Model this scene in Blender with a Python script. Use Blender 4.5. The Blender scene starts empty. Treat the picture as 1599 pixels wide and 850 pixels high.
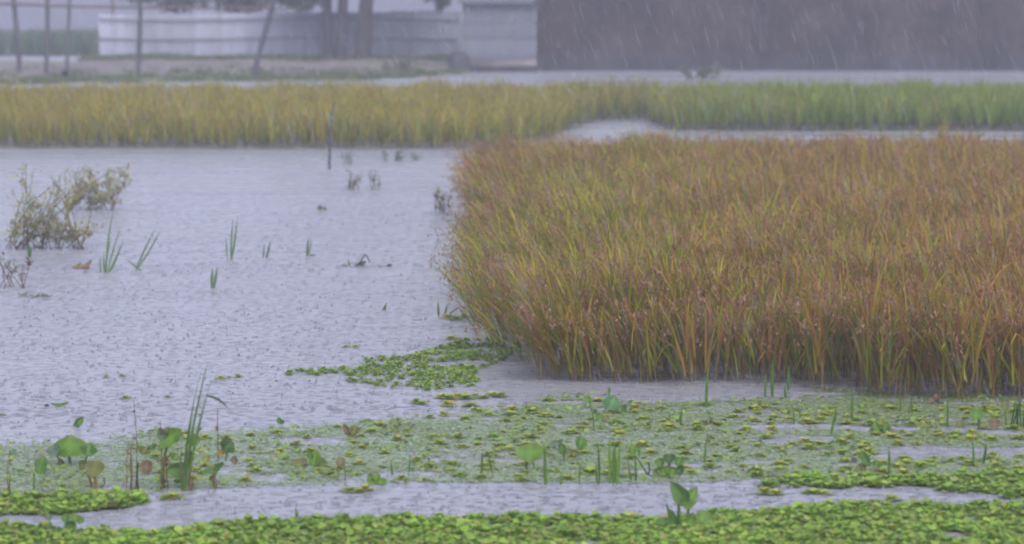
import bpy, math, random
import numpy as np
from mathutils import Vector

random.seed(7)
rng = np.random.default_rng(11)
SC = bpy.context.scene
COL = SC.collection
R = math.radians

# ------------------------------------------------------------------ camera
H, F = 3.2, 5000.0                    # eye height above the water, focal length in photo pixels
PITCH = math.atan((425 + 40) / F)
cam_d = bpy.data.cameras.new('camera')
cam = bpy.data.objects.new('camera', cam_d)
COL.objects.link(cam)
cam.location = (0, 0, H)
cam.rotation_euler = (R(90) - PITCH, 0, 0)
cam_d.sensor_width = 36
cam_d.lens = F / 1599 * 36
cam_d.clip_start = 0.5
cam_d.clip_end = 3000
cam_d.dof.use_dof = True
cam_d.dof.focus_distance = 25.0
cam_d.dof.aperture_fstop = 2.1
SC.camera = cam

# ------------------------------------------------------------------ sky, sun, exposure
SUN_EL, SUN_AZ = 55, 160              # high, behind the camera's right shoulder, wrapped in cloud
w = bpy.data.worlds.new('World')
SC.world = w
w.use_nodes = True
nt = w.node_tree
bg = nt.nodes['Background']
sky = nt.nodes.new('ShaderNodeTexSky')
sky.sky_type = 'NISHITA'
sky.sun_disc = False
sky.sun_elevation = R(SUN_EL)
sky.sun_rotation = R(SUN_AZ)
sky.dust_density = 3.0
sky.air_density = 1.0
hs = nt.nodes.new('ShaderNodeHueSaturation')
hs.inputs['Saturation'].default_value = 0.40
tint = nt.nodes.new('ShaderNodeMix')
tint.data_type = 'RGBA'
tint.blend_type = 'MULTIPLY'
tint.inputs[0].default_value = 1.0
tint.inputs[7].default_value = (1.0, 1.015, 1.27, 1)
nt.links.new(sky.outputs[0], hs.inputs['Color'])
nt.links.new(hs.outputs[0], tint.inputs[6])
nt.links.new(tint.outputs[2], bg.inputs[0])
bg.inputs[1].default_value = 0.15
sun_d = bpy.data.lights.new('sun', 'SUN')
sun_d.energy = 0.6
sun_d.angle = R(40)
sun_d.color = (1.0, 0.96, 0.9)
sun = bpy.data.objects.new('sun', sun_d)
COL.objects.link(sun)
az = R(SUN_AZ)
sdir = Vector((math.sin(az) * math.cos(R(SUN_EL)), math.cos(az) * math.cos(R(SUN_EL)), math.sin(R(SUN_EL))))
sun.rotation_euler = sdir.to_track_quat('Z', 'Y').to_euler()
SC.view_settings.view_transform = 'Standard'
SC.view_settings.look = 'None'
SC.view_settings.gamma = 1
SC.view_settings.exposure = 0.50
SC.cycles.filter_width = 2.0
SC.cycles.max_bounces = 6
SC.cycles.volume_bounces = 1
SC.cycles.transparent_max_bounces = 16

# ------------------------------------------------------------------ pixel <-> place
CA, SA = math.cos(PITCH), math.sin(PITCH)
def ray(x, y):
    cx, cy = (x - 799.5) / F, (425 - y) / F
    return np.array((cx, cy * SA + CA, cy * CA - SA))
def P(x, y, z=0.0):                    # point at height z seen at photo pixel x, y
    d = ray(x, y)
    return np.array((0, 0, H)) + d * ((z - H) / d[2])
def V(x, y, D):                        # point at distance D seen at photo pixel x, y
    d = ray(x, y)
    return np.array((0, 0, H)) + d * (D / d[1])
def pix(X, Y, Z=0.0):                  # arrays -> photo pixel
    X, Y = np.asarray(X, float), np.asarray(Y, float)
    Z = np.asarray(Z, float) - H
    dep = Y * CA - Z * SA
    up = Y * SA + Z * CA
    return 799.5 + F * X / dep, 425 - F * up / dep
def mpp(D):
    return D / F

# ------------------------------------------------------------------ mesh helpers
class MB:
    """collects vertices, faces and a colour per vertex"""
    def __init__(s):
        s.v, s.f, s.c, s.n = [], [], [], 0
    def add(s, v, f, c):
        v = np.asarray(v, np.float32).reshape(-1, 3)
        c = np.asarray(c, np.float32)
        if c.ndim == 1:
            c = np.tile(c[:3], (len(v), 1))
        s.v.append(v)
        s.c.append(c[:, :3])
        f = np.asarray(f, np.int64)
        s.f.append(f + s.n)
        s.n += len(v)
    def build(s, name, mat, parent=None, smooth=True, loc=None):
        v = np.concatenate(s.v)
        if loc is not None:
            v = v - np.asarray(loc, np.float32)
        c = np.concatenate(s.c)
        me = bpy.data.meshes.new(name)
        me.vertices.add(len(v))
        me.vertices.foreach_set('co', v.ravel())
        loops = np.concatenate([f.ravel() for f in s.f]).astype(np.int32)
        tot = np.concatenate([np.full(len(f), f.shape[1], np.int32) for f in s.f])
        start = np.concatenate(([0], np.cumsum(tot)[:-1])).astype(np.int32)
        me.loops.add(len(loops))
        me.loops.foreach_set('vertex_index', loops)
        me.polygons.add(len(tot))
        me.polygons.foreach_set('loop_start', start)
        me.polygons.foreach_set('use_smooth', np.full(len(tot), smooth))
        at = me.attributes.new('tone', 'FLOAT_COLOR', 'POINT')
        at.data.foreach_set('color', np.c_[c, np.ones(len(c))].astype(np.float32).ravel())
        me.update(calc_edges=True)
        me.validate()
        me.materials.append(mat)
        o = bpy.data.objects.new(name, me)
        COL.objects.link(o)
        if loc is not None:
            o.location = [float(q) for q in loc]
        if parent is not None:
            o.parent = parent
            if loc is not None:
                o.location = Vector([float(q) for q in loc]) - parent.location
        return o

def tag(o, label=None, cat=None, group=None, kind=None):
    for k, val in (('label', label), ('category', cat), ('group', group), ('kind', kind)):
        if val:
            o[k] = val
    return o
def empty(name, loc, label, cat, group=None):
    o = bpy.data.objects.new(name, None)
    COL.objects.link(o)
    o.location = [float(q) for q in loc]
    return tag(o, label, cat, group)

def noise2(X, Y, scale, seed=0, octaves=3):
    g = np.random.default_rng(seed)
    out = np.zeros_like(np.asarray(X, float))
    amp, tot = 1.0, 0.0
    for o in range(octaves):
        for _ in range(5):
            a = g.uniform(0, 2 * np.pi)
            ph = g.uniform(0, 2 * np.pi)
            k = 2 * np.pi / scale * (2 ** o) * g.uniform(.6, 1.4)
            out += amp * np.sin(k * (X * math.cos(a) + Y * math.sin(a)) + ph)
        tot += amp * 1.6
        amp *= .6
    return out / tot                   # roughly -1 .. 1

PROF = np.array([.5, .85, 1, .8, .45, .06])
def curve(B, az, th0, th1, L, k):
    n = len(L)
    t = (np.arange(k) + .5) / k
    th = th0[:, None] + (th1 - th0)[:, None] * t[None, :] ** 1.6
    r = np.cumsum(np.sin(th) * (L / k)[:, None], 1)
    z = np.cumsum(np.cos(th) * (L / k)[:, None], 1)
    r = np.c_[np.zeros(n), r]
    z = np.c_[np.zeros(n), z]
    return np.stack([B[:, 0:1] + np.cos(az)[:, None] * r, B[:, 1:2] + np.sin(az)[:, None] * r, B[:, 2:3] + z], 2)
def ribbons(mb, B, az, th0, th1, L, W, col, k=4, twist=None, tip=None):
    n = len(L)
    pos = curve(B, az, th0, th1, L, k)
    tw = twist if twist is not None else rng.uniform(-.9, .9, n)
    side = np.stack([-np.sin(az + tw), np.cos(az + tw), np.zeros(n)], 1)
    pr = np.interp(np.linspace(0, 1, k + 1), np.linspace(0, 1, 6), PROF)
    off = side[:, None, :] * (W[:, None] * pr[None, :] * .5)[:, :, None]
    v = np.stack([pos - off, pos + off], 2)          # n, k+1, 2, 3
    idx = np.arange(n * (k + 1) * 2).reshape(n, k + 1, 2)
    f = np.stack([idx[:, :-1, 0], idx[:, :-1, 1], idx[:, 1:, 1], idx[:, 1:, 0]], 2).reshape(-1, 4)
    c = np.repeat(col[:, None, :], (k + 1) * 2, 1)
    if tip is not None:
        tt = np.repeat(np.linspace(0, 1, k + 1) ** 1.5, 2)[None, :, None]
        c = c * (1 - tt) + tip[:, None, :] * tt
    mb.add(v.reshape(-1, 3), f, c.reshape(-1, 3))
    return pos
def grains(mb, pos, m, size, col, t0=.35, spread=.02):
    n, kk, _ = pos.shape
    t = rng.uniform(t0, 1, (n, m)) * (kk - 1)
    i = np.clip(t.astype(int), 0, kk - 2)
    fr = (t - i)[:, :, None]
    a = np.take_along_axis(pos, i[:, :, None].repeat(3, 2), 1)
    b = np.take_along_axis(pos, (i + 1)[:, :, None].repeat(3, 2), 1)
    c = a * (1 - fr) + b * fr + rng.normal(0, 1, (n, m, 3)) * spread
    c = c.reshape(-1, 3)
    N = len(c)
    ax = rng.normal(0, 1, (N, 3)) * (.5, .5, .3) + (0, 0, 1.0)
    ax /= np.linalg.norm(ax, axis=1)[:, None]
    sd = np.cross(ax, rng.normal(0, 1, (N, 3)))
    sd /= np.linalg.norm(sd, axis=1)[:, None]
    s = size * rng.uniform(.7, 1.3, N)[:, None]
    v = np.stack([c - ax * s, c + sd * s * .38, c + ax * s, c - sd * s * .38], 1).reshape(-1, 3)
    cc = np.repeat((np.repeat(col, m, 0) * rng.uniform(.8, 1.2, (N, 1))), 4, 0)
    mb.add(v, np.arange(N * 4).reshape(-1, 4), cc)

def tube(mb, pts, r0, r1, col, sides=7, seg=None):
    pts = np.asarray(pts, float)
    if seg:
        t = np.linspace(0, 1, len(pts))
        tt = np.linspace(0, 1, seg + 1)
        # Catmull-Rom through the points
        out = []
        for u in tt:
            q = min(int(u * (len(pts) - 1)), len(pts) - 2)
            s = u * (len(pts) - 1) - q
            p0, p1, p2, p3 = pts[max(q - 1, 0)], pts[q], pts[q + 1], pts[min(q + 2, len(pts) - 1)]
            out.append(.5 * (2 * p1 + (p2 - p0) * s + (2 * p0 - 5 * p1 + 4 * p2 - p3) * s * s + (3 * p1 - p0 - 3 * p2 + p3) * s ** 3))
        pts = np.array(out)
    n = len(pts)
    tan = np.gradient(pts, axis=0)
    tan /= np.linalg.norm(tan, axis=1)[:, None] + 1e-9
    ref = np.array((0.31, .95, .05))
    a = np.cross(tan, ref)
    a /= np.linalg.norm(a, axis=1)[:, None] + 1e-9
    b = np.cross(tan, a)
    rr = np.linspace(r0, r1, n)
    ang = np.linspace(0, 2 * np.pi, sides, endpoint=False)
    v = pts[:, None, :] + rr[:, None, None] * (np.cos(ang)[None, :, None] * a[:, None, :] + np.sin(ang)[None, :, None] * b[:, None, :])
    idx = np.arange(n * sides).reshape(n, sides)
    nx = np.roll(idx, -1, 1)
    f = np.stack([idx[:-1], nx[:-1], nx[1:], idx[1:]], 2).reshape(-1, 4)
    base = mb.n
    mb.add(v.reshape(-1, 3), f, col)
    mb.f.append(np.array([idx[-1]]) + base)
    mb.f.append(np.array([idx[0][::-1]]) + base)

def box(mb, lo, hi, col):
    x0, y0, z0 = lo
    x1, y1, z1 = hi
    v = [(x0, y0, z0), (x1, y0, z0), (x1, y1, z0), (x0, y1, z0), (x0, y0, z1), (x1, y0, z1), (x1, y1, z1), (x0, y1, z1)]
    f = [(0, 3, 2, 1), (4, 5, 6, 7), (0, 1, 5, 4), (1, 2, 6, 5), (2, 3, 7, 6), (3, 0, 4, 7)]
    mb.add(v, f, col)

# ------------------------------------------------------------------ materials
def mat(name):
    m = bpy.data.materials.new(name)
    m.use_nodes = True
    return m, m.node_tree, m.node_tree.nodes['Principled BSDF']
def N(nt, t, **kw):
    n = nt.nodes.new(t)
    for k, v in kw.items():
        setattr(n, k, v)
    return n
def math_node(nt, op, a, b=None):
    n = N(nt, 'ShaderNodeMath', operation=op)
    for i, q in enumerate((a, b)):
        if q is None:
            continue
        if isinstance(q, (int, float)):
            n.inputs[i].default_value = q
        else:
            nt.links.new(q, n.inputs[i])
    return n.outputs[0]

def plant_material(name, rough=.5, trans=.25, spec=.35, mottle=.25, nscale=60):
    m, nt, p = mat(name)
    a = N(nt, 'ShaderNodeAttribute', attribute_name='tone')
    nz = N(nt, 'ShaderNodeTexNoise')
    nz.inputs['Scale'].default_value = nscale
    nz.inputs['Detail'].default_value = 3
    tc = N(nt, 'ShaderNodeTexCoord')
    nt.links.new(tc.outputs['Object'], nz.inputs['Vector'])
    mr = N(nt, 'ShaderNodeMapRange')
    mr.inputs[3].default_value = 1 - mottle
    mr.inputs[4].default_value = 1 + mottle
    nt.links.new(nz.outputs[0], mr.inputs[0])
    mx = N(nt, 'ShaderNodeVectorMath', operation='SCALE')
    nt.links.new(a.outputs['Color'], mx.inputs[0])
    nt.links.new(mr.outputs[0], mx.inputs['Scale'])
    nt.links.new(mx.outputs[0], p.inputs['Base Color'])
    p.inputs['Roughness'].default_value = rough
    p.inputs['Specular IOR Level'].default_value = spec
    if trans:
        tr = N(nt, 'ShaderNodeBsdfTranslucent')
        nt.links.new(mx.outputs[0], tr.inputs[0])
        ms = N(nt, 'ShaderNodeMixShader')
        ms.inputs[0].default_value = trans
        out = nt.nodes['Material Output']
        nt.links.new(p.outputs[0], ms.inputs[1])
        nt.links.new(tr.outputs[0], ms.inputs[2])
        nt.links.new(ms.outputs[0], out.inputs[0])
    return m
M_RICE = plant_material('rice_leaf', .55, .3, .25, .12, 20)
M_LEAF = plant_material('wet_leaf', .5, .22, .25, .22, 45)
M_LETT = plant_material('water_lettuce_leaf', .42, .3, .35, .15, 40)
M_DUCK = plant_material('duckweed', .35, .0, .55, .1, 30)
M_STEM = plant_material('stem', .6, 0, .3, .25, 80)
M_WOOD = plant_material('weathered_wood', .75, 0, .2, .3, 14)
M_BARK = plant_material('tree_bark', .9, 0, .15, .35, 9)
M_CROWN = plant_material('tree_leaf', .6, .25, .25, .2, 6)

def water_material():
    m, nt, p = mat('rainy_water')
    L = nt.links.new
    p.inputs['Base Color'].default_value = (.33, .33, .335, 1)
    p.inputs['IOR'].default_value = 1.333
    geo = N(nt, 'ShaderNodeNewGeometry')
    pos = geo.outputs['Position']
    # wind-driven ripples
    mp = N(nt, 'ShaderNodeMapping')
    mp.inputs['Scale'].default_value = (3.4, 6.0, 1)
    mp.inputs['Rotation'].default_value = (0, 0, R(6))
    L(pos, mp.inputs[0])
    n1 = N(nt, 'ShaderNodeTexNoise')
    n1.inputs['Scale'].default_value = 1.3
    n1.inputs['Detail'].default_value = 4
    L(mp.outputs[0], n1.inputs['Vector'])
    # rings where drops have just landed (two layers of cells)
    def rings(scale, k, off):
        v = N(nt, 'ShaderNodeTexVoronoi', voronoi_dimensions='2D')
        v.inputs['Scale'].default_value = scale
        add = N(nt, 'ShaderNodeVectorMath', operation='ADD')
        add.inputs[1].default_value = off
        L(pos, add.inputs[0])
        L(add.outputs[0], v.inputs['Vector'])
        s = math_node(nt, 'SINE', math_node(nt, 'MULTIPLY', v.outputs['Distance'], k))
        fall = N(nt, 'ShaderNodeMapRange')
        fall.inputs[1].default_value = 0.0
        fall.inputs[2].default_value = .42
        fall.inputs[3].default_value = 1
        fall.inputs[4].default_value = 0
        L(v.outputs['Distance'], fall.inputs[0])
        sep = N(nt, 'ShaderNodeSeparateColor')
        L(v.outputs['Color'], sep.inputs[0])
        q = math_node(nt, 'MULTIPLY', s, fall.outputs[0])
        pk = N(nt, 'ShaderNodeMapRange')
        pk.interpolation_type = 'SMOOTHSTEP'
        pk.inputs[1].default_value = .03
        pk.inputs[2].default_value = .20
        pk.inputs[3].default_value = 1
        pk.inputs[4].default_value = 0
        L(v.outputs['Distance'], pk.inputs[0])
        spl = math_node(nt, 'MULTIPLY', pk.outputs[0], math_node(nt, 'MULTIPLY', math_node(nt, 'POWER', sep.outputs[1], 5.0), 2.5))
        return math_node(nt, 'ADD', spl, math_node(nt, 'MULTIPLY', q, math_node(nt, 'POWER', sep.outputs[0], 2.0)))
    r1 = rings(7.0, 34, (0, 0, 0))
    r2 = rings(11.0, 28, (3.7, 1.9, 0))
    hsum = math_node(nt, 'ADD', math_node(nt, 'MULTIPLY', n1.outputs[0], 1.0),
                     math_node(nt, 'MULTIPLY', math_node(nt, 'ADD', r1, r2), .8))
    b = N(nt, 'ShaderNodeBump')
    b.inputs['Distance'].default_value = .05
    L(hsum, b.inputs['Height'])
    L(b.outputs[0], p.inputs['Normal'])
    # slick lanes
    mp2 = N(nt, 'ShaderNodeMapping')
    mp2.inputs['Scale'].default_value = (.12, .9, 1)
    L(pos, mp2.inputs[0])
    n2 = N(nt, 'ShaderNodeTexNoise')
    n2.inputs['Scale'].default_value = 1.0
    n2.inputs['Detail'].default_value = 3
    L(mp2.outputs[0], n2.inputs['Vector'])
    mr = N(nt, 'ShaderNodeMapRange')
    mr.inputs[1].default_value = .35
    mr.inputs[2].default_value = .65
    mr.inputs[3].default_value = .16
    mr.inputs[4].default_value = .34
    L(n2.outputs[0], mr.inputs[0])
    L(mr.outputs[0], p.inputs['Roughness'])
    st = N(nt, 'ShaderNodeMapRange')
    st.inputs[1].default_value = .32
    st.inputs[2].default_value = .68
    st.inputs[3].default_value = .45
    st.inputs[4].default_value = 1.0
    L(n2.outputs[0], st.inputs[0])
    L(st.outputs[0], b.inputs['Strength'])
    return m
M_WATER = water_material()

def ground_material():
    m, nt, p = mat('wet_earth')
    L = nt.links.new
    geo = N(nt, 'ShaderNodeNewGeometry')
    n = N(nt, 'ShaderNodeTexNoise')
    n.inputs['Scale'].default_value = .55
    n.inputs['Detail'].default_value = 6
    L(geo.outputs['Position'], n.inputs['Vector'])
    cr = N(nt, 'ShaderNodeValToRGB')
    e = cr.color_ramp.elements
    e[0].position, e[0].color = .36, (.13, .105, .09, 1)
    e[1].position, e[1].color = .66, (.14, .17, .08, 1)
    k = cr.color_ramp.elements.new(.5)
    k.color = (.20, .16, .14, 1)
    L(n.outputs[0], cr.inputs[0])
    L(cr.outputs[0], p.inputs['Base Color'])
    p.inputs['Roughness'].default_value = .8
    n3 = N(nt, 'ShaderNodeTexNoise')
    n3.inputs['Scale'].default_value = 5
    n3.inputs['Detail'].default_value = 5
    L(geo.outputs['Position'], n3.inputs['Vector'])
    b = N(nt, 'ShaderNodeBump')
    b.inputs['Strength'].default_value = .8
    b.inputs['Distance'].default_value = .1
    L(n3.outputs[0], b.inputs['Height'])
    L(b.outputs[0], p.inputs['Normal'])
    return m
M_EARTH = ground_material()

def brick_material(name, c1, c2, mortar):
    m, nt, p = mat(name)
    L = nt.links.new
    tc = N(nt, 'ShaderNodeTexCoord')
    mp = N(nt, 'ShaderNodeMapping')
    mp.inputs['Rotation'].default_value = (R(90), 0, 0)
    L(tc.outputs['Object'], mp.inputs[0])
    bt = N(nt, 'ShaderNodeTexBrick')
    bt.inputs['Color1'].default_value = (*c1, 1)
    bt.inputs['Color2'].default_value = (*c2, 1)
    bt.inputs['Mortar'].default_value = (*mortar, 1)
    bt.inputs['Scale'].default_value = 1
    bt.inputs['Brick Width'].default_value = .25
    bt.inputs['Row Height'].default_value = .085
    bt.inputs['Mortar Size'].default_value = .012
    L(mp.outputs[0], bt.inputs['Vector'])
    n = N(nt, 'ShaderNodeTexNoise')
    n.inputs['Scale'].default_value = .7
    n.inputs['Detail'].default_value = 5
    L(tc.outputs['Object'], n.inputs['Vector'])
    mr = N(nt, 'ShaderNodeMapRange')
    mr.inputs[1].default_value = .3
    mr.inputs[2].default_value = .7
    mr.inputs[3].default_value = .4
    mr.inputs[4].default_value = 1.6
    L(n.outputs[0], mr.inputs[0])
    sc = N(nt, 'ShaderNodeVectorMath', operation='SCALE')
    L(bt.outputs[0], sc.inputs[0])
    L(mr.outputs[0], sc.inputs['Scale'])
    L(sc.outputs[0], p.inputs['Base Color'])
    p.inputs['Roughness'].default_value = .85
    b = N(nt, 'ShaderNodeBump')
    b.inputs['Strength'].default_value = .5
    b.inputs['Distance'].default_value = .01
    L(bt.outputs['Fac'], b.inputs['Height'])
    b.invert = True
    L(b.outputs[0], p.inputs['Normal'])
    return m
M_BRICK = brick_material('wet_brick', (.050, .027, .019), (.030, .019, .015), (.034, .028, .024))
M_PLINTH = brick_material('damp_brick', (.040, .034, .034), (.030, .027, .03), (.04, .038, .038))
M_KERB = brick_material('render_base', (.22, .19, .17), (.2, .17, .15), (.18, .16, .14))

def tin_material():
    m, nt, p = mat('galvanised_sheet')
    L = nt.links.new
    a = N(nt, 'ShaderNodeAttribute', attribute_name='tone')
    geo = N(nt, 'ShaderNodeNewGeometry')
    mp = N(nt, 'ShaderNodeMapping')
    mp.inputs['Scale'].default_value = (3, 3, .4)
    L(geo.outputs['Position'], mp.inputs[0])
    n = N(nt, 'ShaderNodeTexNoise')
    n.inputs['Scale'].default_value = 1.2
    n.inputs['Detail'].default_value = 5
    L(mp.outputs[0], n.inputs['Vector'])
    mr = N(nt, 'ShaderNodeMapRange')
    mr.inputs[3].default_value = .8
    mr.inputs[4].default_value = 1.2
    L(n.outputs[0], mr.inputs[0])
    sc = N(nt, 'ShaderNodeVectorMath', operation='SCALE')
    L(a.outputs['Color'], sc.inputs[0])
    L(mr.outputs[0], sc.inputs['Scale'])
    rn = N(nt, 'ShaderNodeTexNoise')
    rn.inputs['Scale'].default_value = .9
    rn.inputs['Detail'].default_value = 6
    L(mp.outputs[0], rn.inputs['Vector'])
    rr_ = N(nt, 'ShaderNodeMapRange')
    rr_.inputs[1].default_value = .52
    rr_.inputs[2].default_value = .75
    rr_.inputs[4].default_value = .55
    L(rn.outputs[0], rr_.inputs[0])
    mxr = N(nt, 'ShaderNodeMix', data_type='RGBA')
    mxr.inputs[7].default_value = (.17, .12, .09, 1)
    L(rr_.outputs[0], mxr.inputs[0])
    L(sc.outputs[0], mxr.inputs[6])
    L(mxr.outputs[2], p.inputs['Base Color'])
    p.inputs['Metallic'].default_value = .05
    p.inputs['Roughness'].default_value = .75
    return m
M_TIN = tin_material()

# ------------------------------------------------------------------ the setting: water, bank
def sheet(name, x0, x1, y0, y1, z, m):
    mb = MB()
    mb.add([(x0, y0, z), (x1, y0, z), (x1, y1, z), (x0, y1, z)], [(0, 1, 2, 3)], (.2, .2, .2))
    return mb.build(name, m)
tag(sheet('water', -150, 150, -12, 420, 0, M_WATER), 'flooded paddy water pitted by heavy rain', kind='structure')

YF = lambda X: np.interp(X, [-18, -10.5, -4, -1.8, -1.0], [92.0, 95.0, 97.6, 102, 108])     # front edge of the bank
def bank_z(X, Y):
    X, Y = np.asarray(X, float), np.asarray(Y, float)
    t = np.clip((Y - YF(X)) / 9.0, 0, 1)
    back = np.interp(X, [-20, -14.8, -14.3, 0], [108.5, 109.0, 120, 120])
    tb = np.clip((back - Y) / 3.0, 0, 1)
    sm = lambda q: q * q * (3 - 2 * q)
    e = np.clip((-.6 - X) / 1.5, 0, 1)
    return (.30 * sm(t) + .05 * noise2(X, Y, 3.0, 5)) * sm(tb) * sm(e) - .06 * (1 - sm(np.minimum(np.minimum(t * 6, 1), np.minimum(tb, e))))
gx, gy = np.meshgrid(np.linspace(-30, 0, 121), np.linspace(90, 122, 129))
gz = bank_z(gx, gy)
mb = MB()
idx = np.arange(gx.size).reshape(gx.shape)
mb.add(np.stack([gx, gy, gz], 2).reshape(-1, 3),
       np.stack([idx[:-1, :-1], idx[:-1, 1:], idx[1:, 1:], idx[1:, :-1]], 2).reshape(-1, 4), (.2, .2, .2))
tag(mb.build('earth_bank', M_EARTH), 'low grey brown earth bank in front of the tin fence', kind='structure')

def lerp_cols(pal, n, wts):
    i = rng.choice(len(pal), n, p=np.array(wts) / sum(wts))
    c = np.array(pal)[i]
    return c * rng.uniform(.86, 1.15, (n, 1)) * rng.uniform(.95, 1.05, (n, 3))

# far line of trees and the field before it
def blob_leaves(mb, C, rad, n, size, pal, wts, shell=.55, clumps=18, squash=.8):
    C = np.asarray(C, float)
    cc = rng.normal(0, 1, (clumps, 3))
    cc /= np.linalg.norm(cc, axis=1)[:, None]
    cc *= rng.uniform(shell, 1, (clumps, 1))
    k = rng.integers(0, clumps, n)
    cr = rng.uniform(.22, .42, clumps)
    d = rng.normal(0, .6, (n, 3)) * cr[k][:, None]
    p = (cc[k] + d) * np.asarray(rad) + C
    ax = rng.normal(0, 1, (n, 3))
    ax /= np.linalg.norm(ax, axis=1)[:, None]
    sd = np.cross(ax, rng.normal(0, 1, (n, 3)))
    sd /= np.linalg.norm(sd, axis=1)[:, None]
    s = size * rng.uniform(.6, 1.4, n)[:, None]
    v = np.stack([p - ax * s, p + sd * s * .45, p + ax * s, p - sd * s * .45], 1).reshape(-1, 3)
    col = lerp_cols(pal, n, wts) * np.repeat(rng.uniform(.7, 1.3, (clumps, 1)), 1, 1)[k]
    mb.add(v, np.arange(n * 4).reshape(-1, 4), np.repeat(col, 4, 0))
DF = 165
wx0, wx1 = V(-330, 40, DF)[0], V(850, 40, DF)[0]
far_wall = empty('compound_wall', ((wx0 + wx1) / 2, DF, 0), 'faint blue grey wall far off behind the green crop strip', 'wall')
m_ = MB()
box(m_, (wx0, DF, -.3), (wx1, DF + .3, 4.2), (.22, .23, .255))
m_.build('panel', M_STEM, far_wall, smooth=False, loc=(wx0, DF, 0))
m_ = MB()
box(m_, (wx0 - .1, DF - .08, 4.202), (wx1 + .1, DF + .38, 4.35), (.25, .25, .27))
m_.build('coping', M_STEM, far_wall, smooth=False, loc=(wx0, DF, 4.2))
for x in np.arange(wx0 + .1, wx1 - .4, 4.5):
    m_ = MB()
    box(m_, (x, DF - .06, -.3), (x + .35, DF - .003, 4.19), (.225, .235, .26))
    m_.build('pillar', M_STEM, far_wall, smooth=False, loc=(x, DF, 0))

def crop_patch(name, X, Y, hgt, wid, pal, wts, label, cat, nl=8, k=2):
    mb = MB()
    n = len(X) * nl
    B = np.stack([np.repeat(X, nl) + rng.normal(0, .06, n), np.repeat(Y, nl) + rng.normal(0, .06, n), np.full(n, -.02)], 1)
    B[:, 2] += np.maximum(bank_z(B[:, 0], B[:, 1]), 0) * (B[:, 1] > 90)
    a = rng.uniform(0, 2 * np.pi, n)
    ribbons(mb, B, a, rng.uniform(0, .25, n), rng.uniform(.2, 1.1, n), hgt * rng.uniform(.6, 1.25, n), wid * rng.uniform(.7, 1.3, n),
            lerp_cols(pal, n, wts), k=k)
    return tag(mb.build(name, M_RICE), label, cat, kind='stuff')
X, Y = rng.uniform(-24, -14.5, 1300), rng.uniform(126, 138, 1300)
crop_patch('distant_crop', X, Y, .85, .06, [(.10, .17, .06), (.13, .18, .07), (.08, .13, .06)], [2, 1, 1],
           'strip of green crop behind the earth bank left of the tin fence', 'crop')
# grass along the bank: densest at the water's edge and before the fence
X = rng.uniform(-19, -1.2, 5200)
Y = YF(X) + np.abs(rng.normal(0, 2.2, 5200))
keep = noise2(X, Y, 2.6, 21) > -.15
X, Y = X[keep], Y[keep]
X2 = rng.uniform(-17.5, -2.0, 2400)
Y2 = rng.uniform(108.5, 111.0, 2400)
crop_patch('bank_grass', np.r_[X, X2], np.r_[Y, Y2], .17, .035,
           [(.10, .16, .06), (.17, .20, .06), (.20, .18, .08)], [3, 2, 1], 'short wet grass growing along the earth bank', 'grass', nl=5)

# ------------------------------------------------------------------ tin fence, shed, brick building
DW = 111.5
def corrugated(mb, xa, xb, za, zb, y, col, pitch=.085, amp=.012, top_jit=0.0, horiz=False):
    n = max(8, int((xb - xa) / pitch * 4))
    xs = np.linspace(xa, xb, n)
    ys = y + amp * np.sin(xs / pitch * 2 * np.pi)
    tj = top_jit
    v = []
    for z in (za, zb + tj):
        for x, yy in zip(xs, ys):
            v.append((x, yy, z))
    for z in (zb + tj, za):
        for x, yy in zip(xs, ys):
            v.append((x, yy + .012, z))
    f = []
    for r in range(3):
        for i in range(n - 1):
            f.append((r * n + i, r * n + i + 1, (r + 1) * n + i + 1, (r + 1) * n + i))
    mb.add(v, f, col)
fx0, fx1 = V(155, 92, DW)[0], V(722, 92, DW)[0]
ztop = V(155, 22, DW)[2]
fence = empty('tin_fence', ((fx0 + fx1) / 2, DW, .25), 'long pale corrugated tin fence on the earth bank behind three tree trunks', 'fence')
nsh = 15
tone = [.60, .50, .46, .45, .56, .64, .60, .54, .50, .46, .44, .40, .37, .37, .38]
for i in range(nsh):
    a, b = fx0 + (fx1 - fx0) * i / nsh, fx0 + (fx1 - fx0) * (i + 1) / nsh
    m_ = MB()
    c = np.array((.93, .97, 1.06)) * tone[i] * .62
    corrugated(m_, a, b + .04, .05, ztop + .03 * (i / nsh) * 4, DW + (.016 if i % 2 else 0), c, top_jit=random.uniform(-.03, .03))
    m_.build('sheet', M_TIN, fence, loc=(a, DW, .05))
for yy in (30, 60):
    m_ = MB()
    pts = [V(x, yy + 1.6 * math.sin((x - 155) / 75), DW - .05) for x in range(155, 724, 14)]
    tube(m_, pts, .026, .026, (.23, .22, .22), 6)
    m_.build('rail', M_WOOD, fence, loc=pts[0])

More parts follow.
